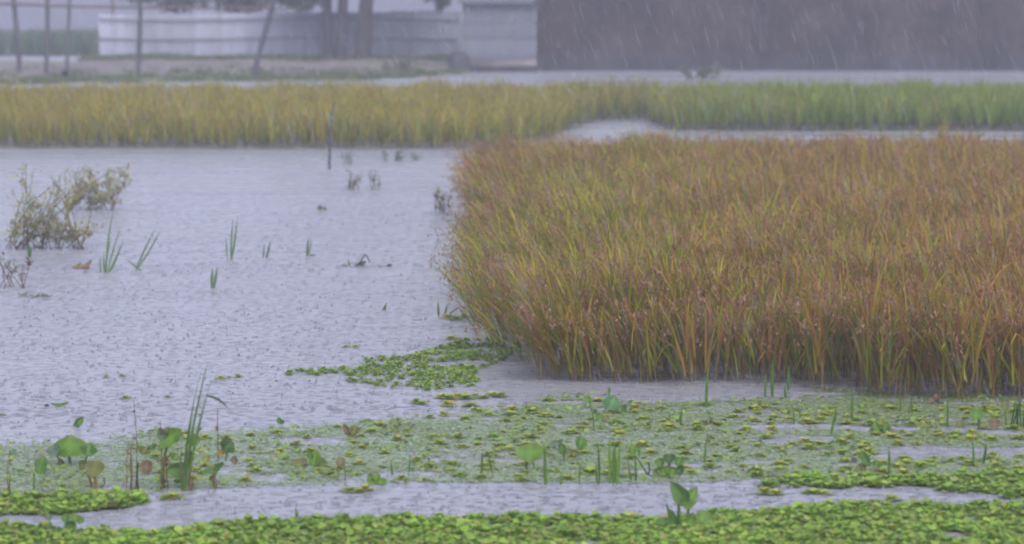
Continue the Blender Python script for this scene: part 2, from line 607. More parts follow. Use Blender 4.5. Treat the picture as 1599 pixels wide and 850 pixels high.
DS = 105.3
sx0, sx1 = V(722, 92, DS)[0], V(838, 92, DS)[0]
shed = empty('tin_shed', ((sx0 + sx1) / 2, DS, 0), 'grey sheet metal shed on a dark base between tin fence and brick building', 'shed')
for (ya, yb, c) in ((38, 6, .40), (65, 36, .34), (93, 63, .38)):
    m_ = MB()
    za, zb = V(722, ya, DS)[2], V(722, yb, DS)[2]
    k = {38: .03, 65: .015, 93: 0}[ya]
    corrugated(m_, sx0, sx1, za, zb, DS + k, np.array((.92, .98, 1.06)) * c * .38, amp=.01)
    m_.build('sheet', M_TIN, shed, loc=(sx0, DS, za))
m_ = MB()
box(m_, (sx0 + .12, DS + .02, V(0, 103, DS)[2]), (sx1, DS + 3, V(0, 92, DS)[2]), (.2, .2, .2))
m_.build('wall_base', M_KERB, shed, smooth=False, loc=(sx0, DS, 0))
m_ = MB()
box(m_, (sx0 - .2, DS - .1, -.1), (sx1 + .05, DS + 3, V(0, 103.5, DS)[2]), (.2, .2, .2))
m_.build('plinth', M_PLINTH, shed, smooth=False, loc=(sx0, DS, 0))
m_ = MB()
zr = V(0, 5, DS)[2]
box(m_, (sx0 - .15, DS - .2, zr), (sx1 + .02, DS + 3.1, zr + .09), (.1, .1, .1))
m_.build('roof', M_TIN, shed, smooth=False, loc=(sx0, DS, zr))
m_ = MB()
box(m_, (sx0 + .05, DS + .06, V(0, 93, DS)[2] + .02), (sx0 + .10, DS + 2.9, zr - .02), (.35, .38, .4))
m_.build('side_wall', M_TIN, shed, smooth=False, loc=(sx0, DS, 0))

DB = 106.8
bx0 = V(836, 100, DB)[0]
bx1 = bx0 + 22
bld = empty('brick_building', ((bx0 + bx1) / 2, DB, 0), 'long dark windowless brick building streaked by the falling rain', 'building')
zp = V(0, 84, DB)[2]
m_ = MB()
box(m_, (bx0, DB, zp), (bx1, DB + 8, 4.3), (.2, .2, .2))
m_.build('wall', M_BRICK, bld, smooth=False, loc=(bx0, DB, 0))
m_ = MB()
box(m_, (bx0 - .02, DB - .06, -.3), (bx1 + .02, DB + 8.05, zp), (.2, .2, .2))
m_.build('plinth', M_PLINTH, bld, smooth=False, loc=(bx0, DB, 0))
for xx in (bx0 + .01, bx0 + 7.4, bx0 + 14.8):
    m_ = MB()
    box(m_, (xx, DB - .11, zp + .003), (xx + .36, DB - .002, 4.27), (.2, .2, .2))
    m_.build('pilaster', M_BRICK, bld, smooth=False, loc=(xx, DB, 0))
m_ = MB()
v = [(bx0 - .4, DB - .5, 4.3), (bx1 + .4, DB - .5, 4.3), (bx1 + .4, DB + 8.5, 4.3), (bx0 - .4, DB + 8.5, 4.3), (bx0 - .4, DB + 4, 5.6), (bx1 + .4, DB + 4, 5.6)]
m_.add(v, [(0, 1, 5, 4), (2, 3, 4, 5)], (.3, .3, .32))
m_.add(v, [(0, 4, 3), (1, 2, 5)], (.3, .3, .32))
m_.add(v, [(3, 2, 1, 0)], (.3, .3, .32))
m_.build('roof', M_TIN, bld, smooth=False, loc=(bx0, DB, 4.3))

# dark lump at the shed's corner
def lump(name, c, r, col, m, label, cat, seed=1):
    mb = MB()
    n1, n2 = 10, 16
    v = []
    for i in range(n1 + 1):
        a = math.pi * .5 * i / n1
        for j in range(n2):
            b = 2 * math.pi * j / n2
            k = 1 + .18 * math.sin(3 * b + seed) * math.cos(a) + .1 * math.sin(5 * b + 2 * a * 3 + seed)
            v.append((c[0] + r[0] * k * math.cos(a) ** .7 * math.cos(b), c[1] + r[1] * k * math.cos(a) ** .7 * math.sin(b), c[2] + r[2] * k * math.sin(a)))
    f = [(i * n2 + j, i * n2 + (j + 1) % n2, (i + 1) * n2 + (j + 1) % n2, (i + 1) * n2 + j) for i in range(n1) for j in range(n2)]
    mb.add(v, f, col)
    return tag(mb.build(name, m, loc=c), label, cat)
c = P(716, 113)
lump('mud_heap', (c[0], c[1] - .3, -.05), (.38, .4, .68), (.06, .055, .06), M_STEM, 'dark lump of mud heaped against the shed corner', 'mud heap')

# trees before the fence
def tree(x0, x1, ybase, D, lean, crown, label, seed):
    c = V((x0 + x1) / 2, ybase, D)
    zb = float(max(bank_z(c[0], D), 0))
    t = empty('tree', (c[0], D, zb), label, 'tree')
    r = (x1 - x0) / 2 * mpp(D)
    m_ = MB()
    pts = [(c[0], D, zb - .2), (c[0] + lean * .1, D, zb + .5), (c[0] + lean * .3, D, zb + 1.4), (c[0] + lean * .6, D, zb + 2.4), (c[0] + lean, D + .1, zb + 4.0)]
    tube(m_, pts, r * 1.1, r * .7, (.070, .062, .058), 12, seg=14)
    m_.build('trunk', M_BARK, t, loc=(c[0], D, zb))
    top = np.array(pts[-1])
    m_ = MB()
    for k in range(5):
        a = k * 1.26 + seed
        e = top + np.array((math.cos(a) * 1.5, math.sin(a) * 1.2, .8 + .3 * (k % 2)))
        tube(m_, [top - (0, 0, .9), (top + e) / 2 + (0, 0, -.15), e], r * .4, r * .12, (.070, .062, .058), 7, seg=6)
    m_.build('branch', M_BARK, t, loc=top)
    m_ = MB()
    blob_leaves(m_, top + (0, 0, .7), crown, 5200, .13, [(.05, .085, .03), (.07, .11, .035), (.11, .12, .04)], [2, 2, 1], clumps=34)
    # hanging sprays
    for k in range(5):
        a = random.uniform(-1.2, 1.2) if seed == 3 else random.uniform(1.9, 4.4)
        q = top + np.array((math.cos(a) * crown[0] * random.uniform(.7, 1.2), math.sin(a) * crown[1] * .7, -crown[2] * .55 - .55 - .2 * (k % 3)))
        blob_leaves(m_, q, (.32, .32, .5), 260, .10, [(.09, .13, .06), (.11, .15, .065), (.16, .15, .07)], [2, 2, 1], clumps=7)
    m_.build('crown', M_CROWN, t, loc=top)
tree(504, 523, 94, 109.5, -.15, (2.0, 1.8, 1.5), 'left trunk of the joined pair of grey trees before the tin fence', 1)
tree(522, 541, 94, 109.2, .2, (2.1, 1.8, 1.5), 'reddish grey right trunk of the joined pair before the tin fence', 2)
tree(552, 578, 94, 109.0, .35, (2.6, 2.0, 1.6), 'thick single trunk just right of the joined pair before the tin fence', 3)

def bush_tree(x, D, zc, rad, n, label, seed):
    c = V(x, 10, D)
    t = empty('shrub', (c[0], D, 0), label, 'shrub')
    for k in range(4):
        m_ = MB()
        dx = random.uniform(-.6, .6) * rad[0]
        tube(m_, [(c[0] + dx * .4, D, -.05), (c[0] + dx * .7, D, 1.3), (c[0] + dx, D, zc)], .04, .025, (.07, .07, .06), 6, seg=6)
        m_.build('stem', M_BARK, t, loc=(c[0], D, 0))
    m_ = MB()
    blob_leaves(m_, (c[0], D, zc), rad, n, .14, [(.10, .14, .08), (.12, .16, .085), (.14, .15, .09)], [2, 2, 1], shell=.15, clumps=22)
    m_.build('foliage', M_CROWN, t, loc=(c[0], D, zc))
bush_tree(270, 114.5, 2.75, (1.7, 1.1, .72), 2600, 'dark shrub over the fence top beside the fourth fence post', 1)
bush_tree(365, 114.8, 2.72, (1.6, 1.1, .72), 2600, 'dark shrub showing over the fence between the two right fence posts', 2)
bush_tree(478, 114.2, 2.60, (.75, 1.0, .75), 2200, 'green shrub over the fence top just left of the tree pair', 3)

# post behind the tin fence
m_ = MB()
tube(m_, [V(176, 60, 113), V(176, 20, 113), V(175, -30, 113)], .06, .055, (.13, .10, .09), 8)
tag(m_.build('wooden_post', M_WOOD, loc=V(176, 60, 113)), 'short brown post standing behind the left end of the tin fence', 'post')

# bamboo fence on the bank
DP = 98.5
rf = empty('bamboo_fence', V(217, 119, DP), 'rail fence of five crooked bamboo posts and one long pole on the bank', 'fence')
for (xt, yt, xb, yb, r, col) in ((20, -12, 31, 112, 4.2, (.085, .085, .085)), (74, -12, 72, 122, 3.6, (.09, .085, .085)), (109, -12, 104, 110, 3.0, (.11, .105, .10)),
                                 (219, -12, 215, 123, 4.2, (.085, .085, .085)), (431, -12, 395, 124, 4.6, (.07, .075, .08))):
    m_ = MB()
    a, b = V(xb, yb, DP), V(xt, yt, DP)
    mid = (a + b) / 2 + (mpp(DP) * random.uniform(-1.5, 1.5), 0, 0)
    a2 = a - (b - a) * .15
    tube(m_, [a2, a, mid, b], r * mpp(DP) * 1.05, r * mpp(DP) * .9, col, 9, seg=10)
    m_.build('post', M_WOOD, rf, loc=a)
m_ = MB()
pts = [V(x, y, DP - .12) for x, y in ((-60, 3), (0, 6), (120, 10), (240, 12), (360, 12), (470, 15))]
tube(m_, pts, .04, .035, (.13, .095, .08), 8, seg=24)
m_.build('rail', M_WOOD, rf, loc=pts[0])

# weeds on the bank and by the water
def leafy_clump(name, xb, yb, wpx, hpx, n, size_px, pal, label, cat, nstem=6, spread=1.0, z0=0.0, group=None, wts=None, foot=.35, lean=0.0, low=.55):
    B = P(xb, yb, z0)
    D = B[1]
    s = mpp(D)
    t = empty(name, B, label, cat, group)
    tips = []
    for k in range(nstem):
        m_ = MB()
        a = random.uniform(0, 6.28)
        b0 = B + np.array((random.uniform(-foot, foot) * wpx * s, random.uniform(-.2, .2) * wpx * s, -.03))
        tp = B + np.array((random.uniform(-.5, .5) * wpx * s * spread, random.uniform(-.4, .4) * wpx * s, hpx * s * random.uniform(low, 1.0)))
        tp[0] += lean * wpx * s * (tp[2] / (hpx * s))
        mid = (b0 + tp) / 2 + np.array((random.uniform(-.1, .1) * wpx * s, 0, hpx * s * .1))
        tube(m_, [b0, mid, tp], .75 * s, .35 * s, lerp_cols([(.12, .10, .05), (.16, .09, .05), (.10, .12, .04)], 1, [1, 1, 1])[0], 5, seg=6)
        m_.build('stem', M_STEM, t, loc=b0)
        tips.append((b0, mid, tp))
    m_ = MB()
    b0 = np.array([q[0] for q in tips])
    md = np.array([q[1] for q in tips])
    tp = np.array([q[2] for q in tips])
    nt_ = max(nstem * 3, n // 9)
    k = rng.integers(0, nstem, nt_)
    u = rng.uniform(.15, 1, nt_)
    p = b0[k] * ((1 - u) ** 2)[:, None] + md[k] * (2 * u * (1 - u))[:, None] + tp[k] * (u * u)[:, None]
    tl = min(hpx * .34, wpx * .2) * s
    twig = ribbons(m_, p, rng.uniform(0, 6.28, nt_), rng.uniform(.1, .9, nt_), rng.uniform(1.0, 2.6, nt_), tl * rng.uniform(.5, 1.3, nt_),
                   np.full(nt_, 1.1 * s), lerp_cols(pal, nt_, wts or [1] * len(pal)), k=4)
    j = rng.integers(0, nt_, n)
    p = twig[j, rng.integers(0, 5, n)] + rng.normal(0, 1.5 * s, (n, 3))
    p[:, 2] = np.maximum(p[:, 2], .01)
    ribbons(m_, p, rng.uniform(0, 6.28, n), rng.uniform(.3, 1.5, n), rng.uniform(1.2, 2.8, n), size_px * s * rng.uniform(.5, 1.2, n),
            size_px * s * rng.uniform(.16, .32, n), lerp_cols(pal, n, wts or [1] * len(pal)), k=3)
    m_.build('foliage', M_LEAF, t, loc=B)
    return t
GRN = [(.09, .14, .05), (.12, .16, .06), (.07, .11, .05)]
leafy_clump('weed', 105, 125, 40, 20, 260, 7, [(.06, .09, .05), (.08, .11, .05)], 'dark low weed at the foot of the third fence post', 'weed', z0=.05)
leafy_clump('weed', 625, 116, 90, 24, 420, 8, [(.11, .15, .06), (.15, .17, .06)], 'low green weeds on the bank tip beside the mud lump', 'weed', z0=.02, nstem=10)
leafy_clump('weed', 1090, 124, 100, 20, 420, 8, [(.10, .16, .05), (.17, .18, .06)], 'green weed growing in the water before the brick building', 'weed', nstem=10)

# ------------------------------------------------------------------ rice
def inside(px, py, poly):
    poly = np.array(poly, float)
    r = np.zeros(px.shape, bool)
    j = len(poly) - 1
    for i in range(len(poly)):
        xi, yi, xj, yj = *poly[i], *poly[j]
        r ^= ((yi > py) != (yj > py)) & (px < (xj - xi) * (py - yi) / (yj - yi + 1e-9) + xi)
        j = i
    return r
def field_points(poly, step, jit):
    ps = np.array([P(x, y) for x, y in poly])
    xs = np.arange(ps[:, 0].min(), ps[:, 0].max(), step)
    ys = np.arange(ps[:, 1].min(), ps[:, 1].max(), step)
    X, Y = np.meshgrid(xs, ys)
    X = X.ravel() + rng.normal(0, jit * step, X.size)
    Y = Y.ravel() + rng.normal(0, jit * step, Y.size)
    px, py = pix(X, Y)
    k = inside(px, py, poly)
    return X[k], Y[k]
def rice_field(name, X, Y, hgt, leaf_pal, leaf_w, pan_pal, stem_pal, nl, npn, ng, width, label, lean=None, k=4, green=None, grain=.018, pan_len=.8, alt_pal=None):
    mb = MB()
    n = len(X)
    hs = hgt * (1 + .14 * noise2(X, Y, 2.2, 9)) * rng.uniform(.8, 1.14, n)
    if lean is None:
        lx, ly = np.zeros(n), np.zeros(n)
    else:
        lx, ly = lean(X, Y)
    patch = noise2(X, Y, 2.4, 31)
    def rep(q, m):
        return np.repeat(q, m)
    # culms
    m = max(3, nl // 3)
    N_ = n * m
    B = np.stack([rep(X, m) + rng.normal(0, .04, N_), rep(Y, m) + rng.normal(0, .04, N_), np.full(N_, -.05)], 1)
    a0 = rng.uniform(0, 2 * np.pi, N_)
    vx, vy = np.cos(a0) * .22 + rep(lx, m), np.sin(a0) * .22 + rep(ly, m)
    a, th = np.arctan2(vy, vx), np.hypot(vx, vy)
    ribbons(mb, B, a, th * .6, th * 1.1, rep(hs, m) * rng.uniform(.6, .85, N_), np.full(N_, width * .45) * rng.uniform(.8, 1.2, N_),
            lerp_cols(stem_pal, N_, [1] * len(stem_pal)), k=2)
    # leaves
    m = nl
    N_ = n * m
    B = np.stack([rep(X, m) + rng.normal(0, .045, N_), rep(Y, m) + rng.normal(0, .045, N_), rng.uniform(.08, .45, N_) * rep(hs, m)], 1)
    a0 = rng.uniform(0, 2 * np.pi, N_)
    sp = rng.gamma(2.0, .14, N_)
    vx, vy = np.cos(a0) * sp + rep(lx, m), np.sin(a0) * sp + rep(ly, m)
    B[:, 0] += rep(lx, m) * B[:, 2]
    B[:, 1] += rep(ly, m) * B[:, 2]
    a, th = np.arctan2(vy, vx), np.hypot(vx, vy)
    droop = rng.gamma(1.6, .28, N_)
    wts = np.array(leaf_w, float)
    col = lerp_cols(leaf_pal, N_, wts)
    if green is not None:
        g = np.clip(green(rep(X, m), rep(Y, m)) + .35 * rep(patch, m), 0, 1)[:, None]
        alt = lerp_cols(alt_pal or [(.16, .235, .015), (.26, .30, .015), (.35, .35, .02)], N_, [1, 1.4, 1.4])
        pick = rng.uniform(0, 1, (N_, 1)) < g
        col = np.where(pick, alt, col)
    L = (rep(hs, m) * 1.05 - B[:, 2]) * rng.uniform(.72, 1.18, N_) * (1 + .12 * droop)
    ribbons(mb, B, a, th * .8, th + droop, L, width * rng.uniform(.6, 1.25, N_), col, k=k,
            tip=col * np.array((1.25, 1.02, .9)))
    # panicles
    m = npn
    N_ = n * m
    B = np.stack([rep(X, m) + rng.normal(0, .05, N_), rep(Y, m) + rng.normal(0, .05, N_), rng.uniform(.30, .80, N_) * rep(hs, m)], 1)
    a0 = rng.uniform(0, 2 * np.pi, N_)
    vx, vy = np.cos(a0) * .3 + rep(lx, m) * 1.2, np.sin(a0) * .3 + rep(ly, m) * 1.2
    B[:, 0] += rep(lx, m) * B[:, 2]
    B[:, 1] += rep(ly, m) * B[:, 2]
    a, th = np.arctan2(vy, vx), np.hypot(vx, vy)
    pc = lerp_cols(pan_pal, N_, [1] * len(pan_pal))
    pos = ribbons(mb, B, a, th * .7, th + rng.uniform(1.0, 2.5, N_), rep(hs, m) * rng.uniform(.38, .6, N_) * pan_len, np.full(N_, width * .45), pc, k=4)
    grains(mb, pos, ng, grain, pc)
    return tag(mb.build(name, M_RICE), label, 'rice field', kind='stuff')

near_poly = [(868, 592), (905, 597), (1140, 598), (1290, 603), (1370, 616), (1420, 622), (1720, 622), (1720, 282), (795, 282), (772, 296), (775, 335), (795, 385), (806, 435), (812, 490), (830, 545)]
X, Y = field_points(near_poly, .165, .3)
edge_poly = [(815, 596), (785, 566), (752, 524), (752, 470), (764, 415), (764, 375), (750, 335), (756, 300), (770, 286), (820, 290), (815, 385), (810, 450), (850, 530), (880, 580), (850, 590)]
ex_, ey_ = field_points(edge_poly, .18, .4)
keep = noise2(ex_, ey_, .9, 61) > .05
fx_, fy_ = field_points([(840, 596), (1140, 604), (1300, 610), (1380, 622), (1720, 630), (1720, 620), (1380, 612), (1140, 594), (860, 588)], .13, .5)
kf = rng.uniform(0, 1, len(fx_)) < .45
X, Y = np.r_[X, ex_[keep], fx_[kf]], np.r_[Y, ey_[keep], fy_[kf]]
def near_lean(X, Y):
    px, py = pix(X, Y)
    e = np.clip((1050 - px) / 300, 0, 1)
    fr = np.clip((py - 520) / 80, 0, 1)
    o = np.clip((860 - px) / 110, 0, 1) * (.6 + .5 * noise2(X, Y, 1.2, 62)) * np.clip((py - 260) / 110, .35, 1)
    return -.10 - .34 * e - .30 * o + .11 * noise2(X, Y, 3.0, 3), -.02 - .16 * fr + .10 * noise2(X, Y, 3.0, 4)
def near_green(X, Y):
    px, py = pix(X, Y)
    e = np.exp(-((px - 900) / 240) ** 2) * np.exp(-((py - 450) / 160) ** 2)
    return .06 + .95 * e
rice_field('ripe_rice', X, Y, .66, [(.36, .21, .045), (.38, .29, .03), (.31, .31, .022), (.27, .145, .06), (.15, .21, .025)], [2.6, 2.2, 2.6, 1.7, 1.5],
           [(.32, .175, .09), (.36, .21, .11), (.28, .15, .08)], [(.26, .19, .05), (.22, .17, .04), (.30, .18, .06)],
           13, 8, 6, .023, 'stand of ripe orange brown rice leaning over the flood water', lean=near_lean, green=near_green)

left_poly = [(-60, 232), (735, 234), (800, 230), (860, 219), (895, 203), (935, 190), (1016, 188), (1016, 174), (-60, 177)]
X, Y = field_points(left_poly, .225, .3)
rice_field('yellowing_rice', X, Y, .66, [(.34, .33, .025), (.36, .32, .025), (.25, .32, .025), (.35, .25, .035)], [3, 2, 2.6, .8],
           [(.32, .25, .06), (.30, .20, .06)], [(.17, .14, .04), (.12, .12, .03), (.20, .14, .05)],
           11, 4, 4, .024, 'far band of yellowing rice across the flooded field', k=3, grain=.028,
           green=lambda X, Y: np.clip((pix(X, Y)[0] - 620) / 600, 0, .8), alt_pal=[(.18, .24, .04), (.22, .26, .04), (.16, .22, .04)])
right_poly = [(1014, 190), (1042, 206), (1720, 206), (1720, 174), (1014, 174)]
X, Y = field_points(right_poly, .225, .3)
rice_field('green_rice', X, Y, .68, [(.155, .28, .02), (.20, .30, .02), (.125, .24, .02), (.26, .28, .03)], [3, 3, 2, 1],
           [(.24, .19, .06), (.20, .15, .05)], [(.10, .10, .03), (.08, .09, .03), (.15, .11, .05)],
           12, 2, 3, .024, 'far block of green rice before the brick building', k=3, grain=.026,
           green=lambda X, Y: np.clip((1260 - pix(X, Y)[0]) / 350, 0, .8), alt_pal=[(.24, .28, .04), (.29, .29, .05), (.27, .27, .05)])

# ------------------------------------------------------------------ floating plants
def leaf_grid(kind, n=7, m=5):
    s = np.linspace(0, 1, n)
    if kind == 'round':
        hw = .5 * np.sqrt(np.clip(1 - (2 * s - 1) ** 2, .012, 1))
    elif kind == 'spade':
        hw = .5 * np.clip(np.sin(np.pi * s ** .55), .03, 1) ** .8
        hw[0] = .16
    elif kind == 'fan':
        hw = .5 * np.interp(s, [0, .25, .6, .85, .97, 1], [.16, .5, .95, .98, .62, .35])
    else:
        hw = .5 * np.clip(np.sin(np.pi * s), .03, 1) ** .75
    q = np.linspace(-1, 1, m)
    a = hw[:, None] * q[None, :]
    b = np.repeat((s - .5)[:, None], m, 1)
    if kind in ('round', 'spade'):                   # lobes beside the stalk
        b = b - .10 * np.abs(q)[None, :] * np.clip(1 - 3.5 * s, 0, 1)[:, None]
    if kind == 'fan':                                # scalloped tip
        b = b + .05 * (1 - q ** 2)[None, :] * np.clip(s * 3 - 2, 0, 1)[:, None]
    return a, b, s, q
def grid_faces(n, m):
    idx = np.arange(n * m).reshape(n, m)
    return np.stack([idx[:-1, :-1], idx[:-1, 1:], idx[1:, 1:], idx[1:, :-1]], 2).reshape(-1, 4)

def rosette(seed, nleaf=8):
    g = np.random.default_rng(seed)
    vs, fs, cs, n0 = [], [], [], 0
    for ring, (cnt, el, ln) in enumerate(((nleaf, .34, 1.0), (max(4, nleaf - 3), .95, .8))):
        for i in range(cnt):
            az = 2 * np.pi * (i + .5 * ring) / cnt + g.uniform(-.25, .25)
            e = el + g.uniform(-.15, .2)
            l = .5 * ln * g.uniform(.8, 1.15)
            a, b, s, q = leaf_grid('fan', 6, 5)
            a = a * l * g.uniform(.58, .85)
            b = (b + .5) * l
            hgt = .22 * l * (b / l) ** 2 * -1 + .20 * np.abs(a) + .03 * l * np.cos(q * 9)[None, :] * (b / l)
            r = b * math.cos(e) - hgt * math.sin(e)
            z = b * math.sin(e) + hgt * math.cos(e)
            x = r * math.cos(az) - a * math.sin(az)
            y = r * math.sin(az) + a * math.cos(az)
            v = np.stack([x, y, np.maximum(z, .004)], 2).reshape(-1, 3)
            vs.append(v)
            fs.append(grid_faces(6, 5) + n0)
            n0 += len(v)
            c = np.ones((len(v), 3)) * g.uniform(.85, 1.15)
            tint_ = g.choice(3, p=[.74, .23, .03])
            c = c * np.array([(.225, .375, .04), (.29, .40, .05), (.31, .30, .065)])[tint_]
            cs.append(c)
    return np.concatenate(vs), np.concatenate(fs), np.concatenate(cs)
ROS = [rosette(100 + i, 8 + i % 3) for i in range(8)]
def scatter_rosettes(mb, X, Y, size, sat=None):
    for x, y, s in zip(X, Y, size):
        v, f, c = ROS[int(rng.integers(0, 8))]
        a = rng.uniform(0, 6.28)
        ca, sa = math.cos(a), math.sin(a)
        w_ = np.stack([v[:, 0] * ca - v[:, 1] * sa, v[:, 0] * sa + v[:, 1] * ca, v[:, 2] * rng.uniform(.8, 1.25)], 1) * s
        w_ += (x, y, .003)
        k = rng.uniform(.85, 1.15) * (1 + .16 * math.sin(x * 3.1 + 1.7 * math.sin(y * 4.3)) * math.sin(y * 5.1 + x))
        cc = c * k * (np.array((1, 1, 1)) if rng.uniform() > .12 else np.array((1.2, 1.0, 1.5)))
        mb.add(w_, f, cc)
def mat_points(region, n, x0, x1, y0, y1):
    """random points on the water whose photo pixel passes region(px, py)"""
    a, b = P(x0, y1), P(x1, y0)
    lo_y, hi_y = a[1], b[1]
    w_ = max(abs(P(x0, y0)[0]), abs(P(x1, y0)[0])) + .1
    X = rng.uniform(-w_, w_, n)
    Y = rng.uniform(lo_y, hi_y, n)
    px, py = pix(X, Y)
    k = (px > x0) & (px < x1) & region(px, py, X, Y)
    return X[k], Y[k]
def thin(X, Y, r):
    cell, keep = {}, []
    for i, (x, y) in enumerate(zip(X, Y)):
        cx, cy = int(x // r), int(y // r)
        ok = all((X[j] - x) ** 2 + (Y[j] - y) ** 2 > r * r for dx in (-1, 0, 1) for dy in (-1, 0, 1) for j in cell.get((cx + dx, cy + dy), ()))
        if ok:
            cell.setdefault((cx, cy), []).append(i)
            keep.append(i)
    return X[keep], Y[keep]

def bottom_mat(px, py, X, Y):
    top = np.interp(px, [-100, 60, 130, 285, 320, 400, 560, 700, 830, 1000, 1100, 1200, 1300, 1400, 1700],
                    [826, 824, 834, 832, 822, 816, 814, 813, 808, 813, 808, 801, 792, 794, 784]) + 3 * noise2(X, Y, .5, 40)
    holes = np.zeros(px.shape, bool)
    for (hx, hy, rx, ry) in ((785, 822, 22, 4), (860, 826, 26, 4), (480, 832, 12, 3), (920, 850, 40, 5), (1490, 838, 30, 9), (1515, 812, 16, 5), (660, 824, 9, 3), (1200, 826, 9, 3), (190, 838, 12, 3)):
        holes |= ((px - hx) / rx) ** 2 + ((py - hy) / ry) ** 2 < 1
    return (py > top) & ~holes
X, Y = mat_points(bottom_mat, 60000, -90, 1690, 775, 960)
X, Y = thin(X, Y, .044)
mb = MB()
scatter_rosettes(mb, X, Y, np.clip(rng.gamma(9, .0115, len(X)), .05, .14))
tag(mb.build('water_lettuce_mat', M_LETT), 'dense bright green water lettuce mat nearest the camera', 'floating plants', kind='stuff')

def left_mat(px, py, X, Y):
    return inside(px, py + 2.5 * noise2(X, Y, .4, 41), [(-60, 806), (-60, 783), (60, 777), (150, 773), (222, 775), (226, 790), (170, 797), (110, 804), (20, 806)])
X, Y = mat_points(left_mat, 14000, -60, 240, 765, 812)
X, Y = thin(X, Y, .044)
mb = MB()
scatter_rosettes(mb, X, Y, np.clip(rng.gamma(9, .0115, len(X)), .05, .14))
tag(mb.build('water_lettuce_mat', M_LETT), 'small bright green mat before the umbrella leaf hyacinth at left', 'floating plants', kind='stuff')

def right_mat(px, py, X, Y):
    return inside(px, py + 4 * noise2(X, Y, .5, 42), [(1190, 760), (1240, 746), (1330, 742), (1420, 747), (1500, 742), (1700, 738), (1700, 778), (1560, 776), (1470, 768), (1380, 762), (1260, 762)]) & (noise2(X, Y, .45, 46) > -.5)
X, Y = mat_points(right_mat, 20000, 1180, 1690, 730, 785)
X, Y = thin(X, Y, .047)
mb = MB()
scatter_rosettes(mb, X, Y, np.clip(rng.gamma(9, .0115, len(X)), .05, .14))
tag(mb.build('water_lettuce_mat', M_LETT), 'strip of green water lettuce behind the right end of the rain pitted channel', 'floating plants', kind='stuff')

def mid_mat(px, py, X, Y):
    d = inside(px, py, [(422, 588), (470, 580), (560, 575), (570, 562), (640, 552), (705, 541), (720, 525), (790, 530), (800, 552), (785, 564), (748, 578), (742, 590), (755, 600), (690, 611), (620, 608), (560, 598), (500, 590)])
    dens = np.clip((px - 430) / 220, .15, 1) * np.clip(.75 + .6 * noise2(X, Y, .5, 47), .05, 1)
    return d & (rng.uniform(0, 1, px.shape) < dens) & (noise2(X, Y, .8, 43) > -.4)
X, Y = mat_points(mid_mat, 16000, 420, 800, 530, 615)
X, Y = thin(X, Y, .052)
mb = MB()
scatter_rosettes(mb, X, Y, rng.uniform(.04, .10, len(X)))
tag(mb.build('water_lettuce_mat', M_LETT), 'loose raft of water lettuce off the left corner of the ripe rice', 'floating plants', kind='stuff')

# duckweed film
def streaks(px, py, X):
    """gaps of open water drawn out along the film"""
    out = np.zeros(px.shape)
    for (x0, x1, yy, hh) in ((1140, 1440, 669, 5), (1350, 1700, 706, 8), (1170, 1340, 686, 4), (1450, 1700, 676, 4), (1140, 1230, 722, 5), (560, 700, 742, 4), (380, 470, 747, 5),
                             (780, 830, 738, 4), (1060, 1140, 725, 3), (880, 990, 640, 3), (1230, 1290, 640, 3), (420, 560, 690, 3), (1240, 1380, 728, 3)):
        cov = np.clip((px - x0) / 40, 0, 1) * np.clip((x1 - px) / 40, 0, 1) * np.exp(-((py - yy - 2.5 * np.sin(X * 4 + x0)) / hh) ** 2)
        out = np.maximum(out, cov)
    return out
def film(px, py, X, Y):
    top = np.interp(px, [-100, 130, 250, 420, 600, 790, 830, 880, 960, 1010, 1240, 1270, 1420, 1700], [705, 685, 672, 668, 655, 640, 628, 618, 622, 628, 622, 606, 612, 618])
    bot = np.interp(px, [-100, 10, 240, 380, 700, 1050, 1180, 1260, 1330, 1480, 1700], [790, 790, 772, 762, 755, 757, 752, 752, 756, 768, 776])
    dens = .80 + .5 * noise2(X * .6, Y * 1.1, 1.1, 44) + .25 * noise2(X, Y, .35, 45)
    dens -= .45 * np.clip((600 - px) / 500, 0, 1) * np.clip((705 - py) / 40, 0, 1)
    dens -= 1.4 * streaks(px, py, X)
    edge = np.clip((py - top) / 7, 0, 1) * np.clip((bot - py) / 5, 0, 1)
    return rng.uniform(0, 1, px.shape) < np.clip(dens, 0, 1) * edge
X, Y = mat_points(film, 330000, -80, 1680, 598, 800)
n = len(X)
r_ = rng.uniform(.006, .0125, n)
ang = np.linspace(0, 2 * np.pi, 5, endpoint=False)[None, :] + rng.uniform(0, 6.28, (n, 1))
ex = rng.uniform(.8, 1.3, (n, 1))
v = np.stack([X[:, None] + np.cos(ang) * r_[:, None] * ex, Y[:, None] + np.sin(ang) * r_[:, None], .005 + rng.uniform(-.001, .001, (n, 5)) + rng.uniform(-.002, .003, (n, 1))], 2)
mb = MB()
mb.add(v.reshape(-1, 3), np.arange(n * 5).reshape(-1, 5), np.repeat(lerp_cols([(.27, .39, .14), (.32, .41, .18), (.24, .37, .10), (.36, .36, .17)], n, [3, 2, 2, 1]), 5, 0))
tag(mb.build('duckweed', M_DUCK), 'grey green duckweed film floating between channel and rice', 'duckweed', kind='stuff')

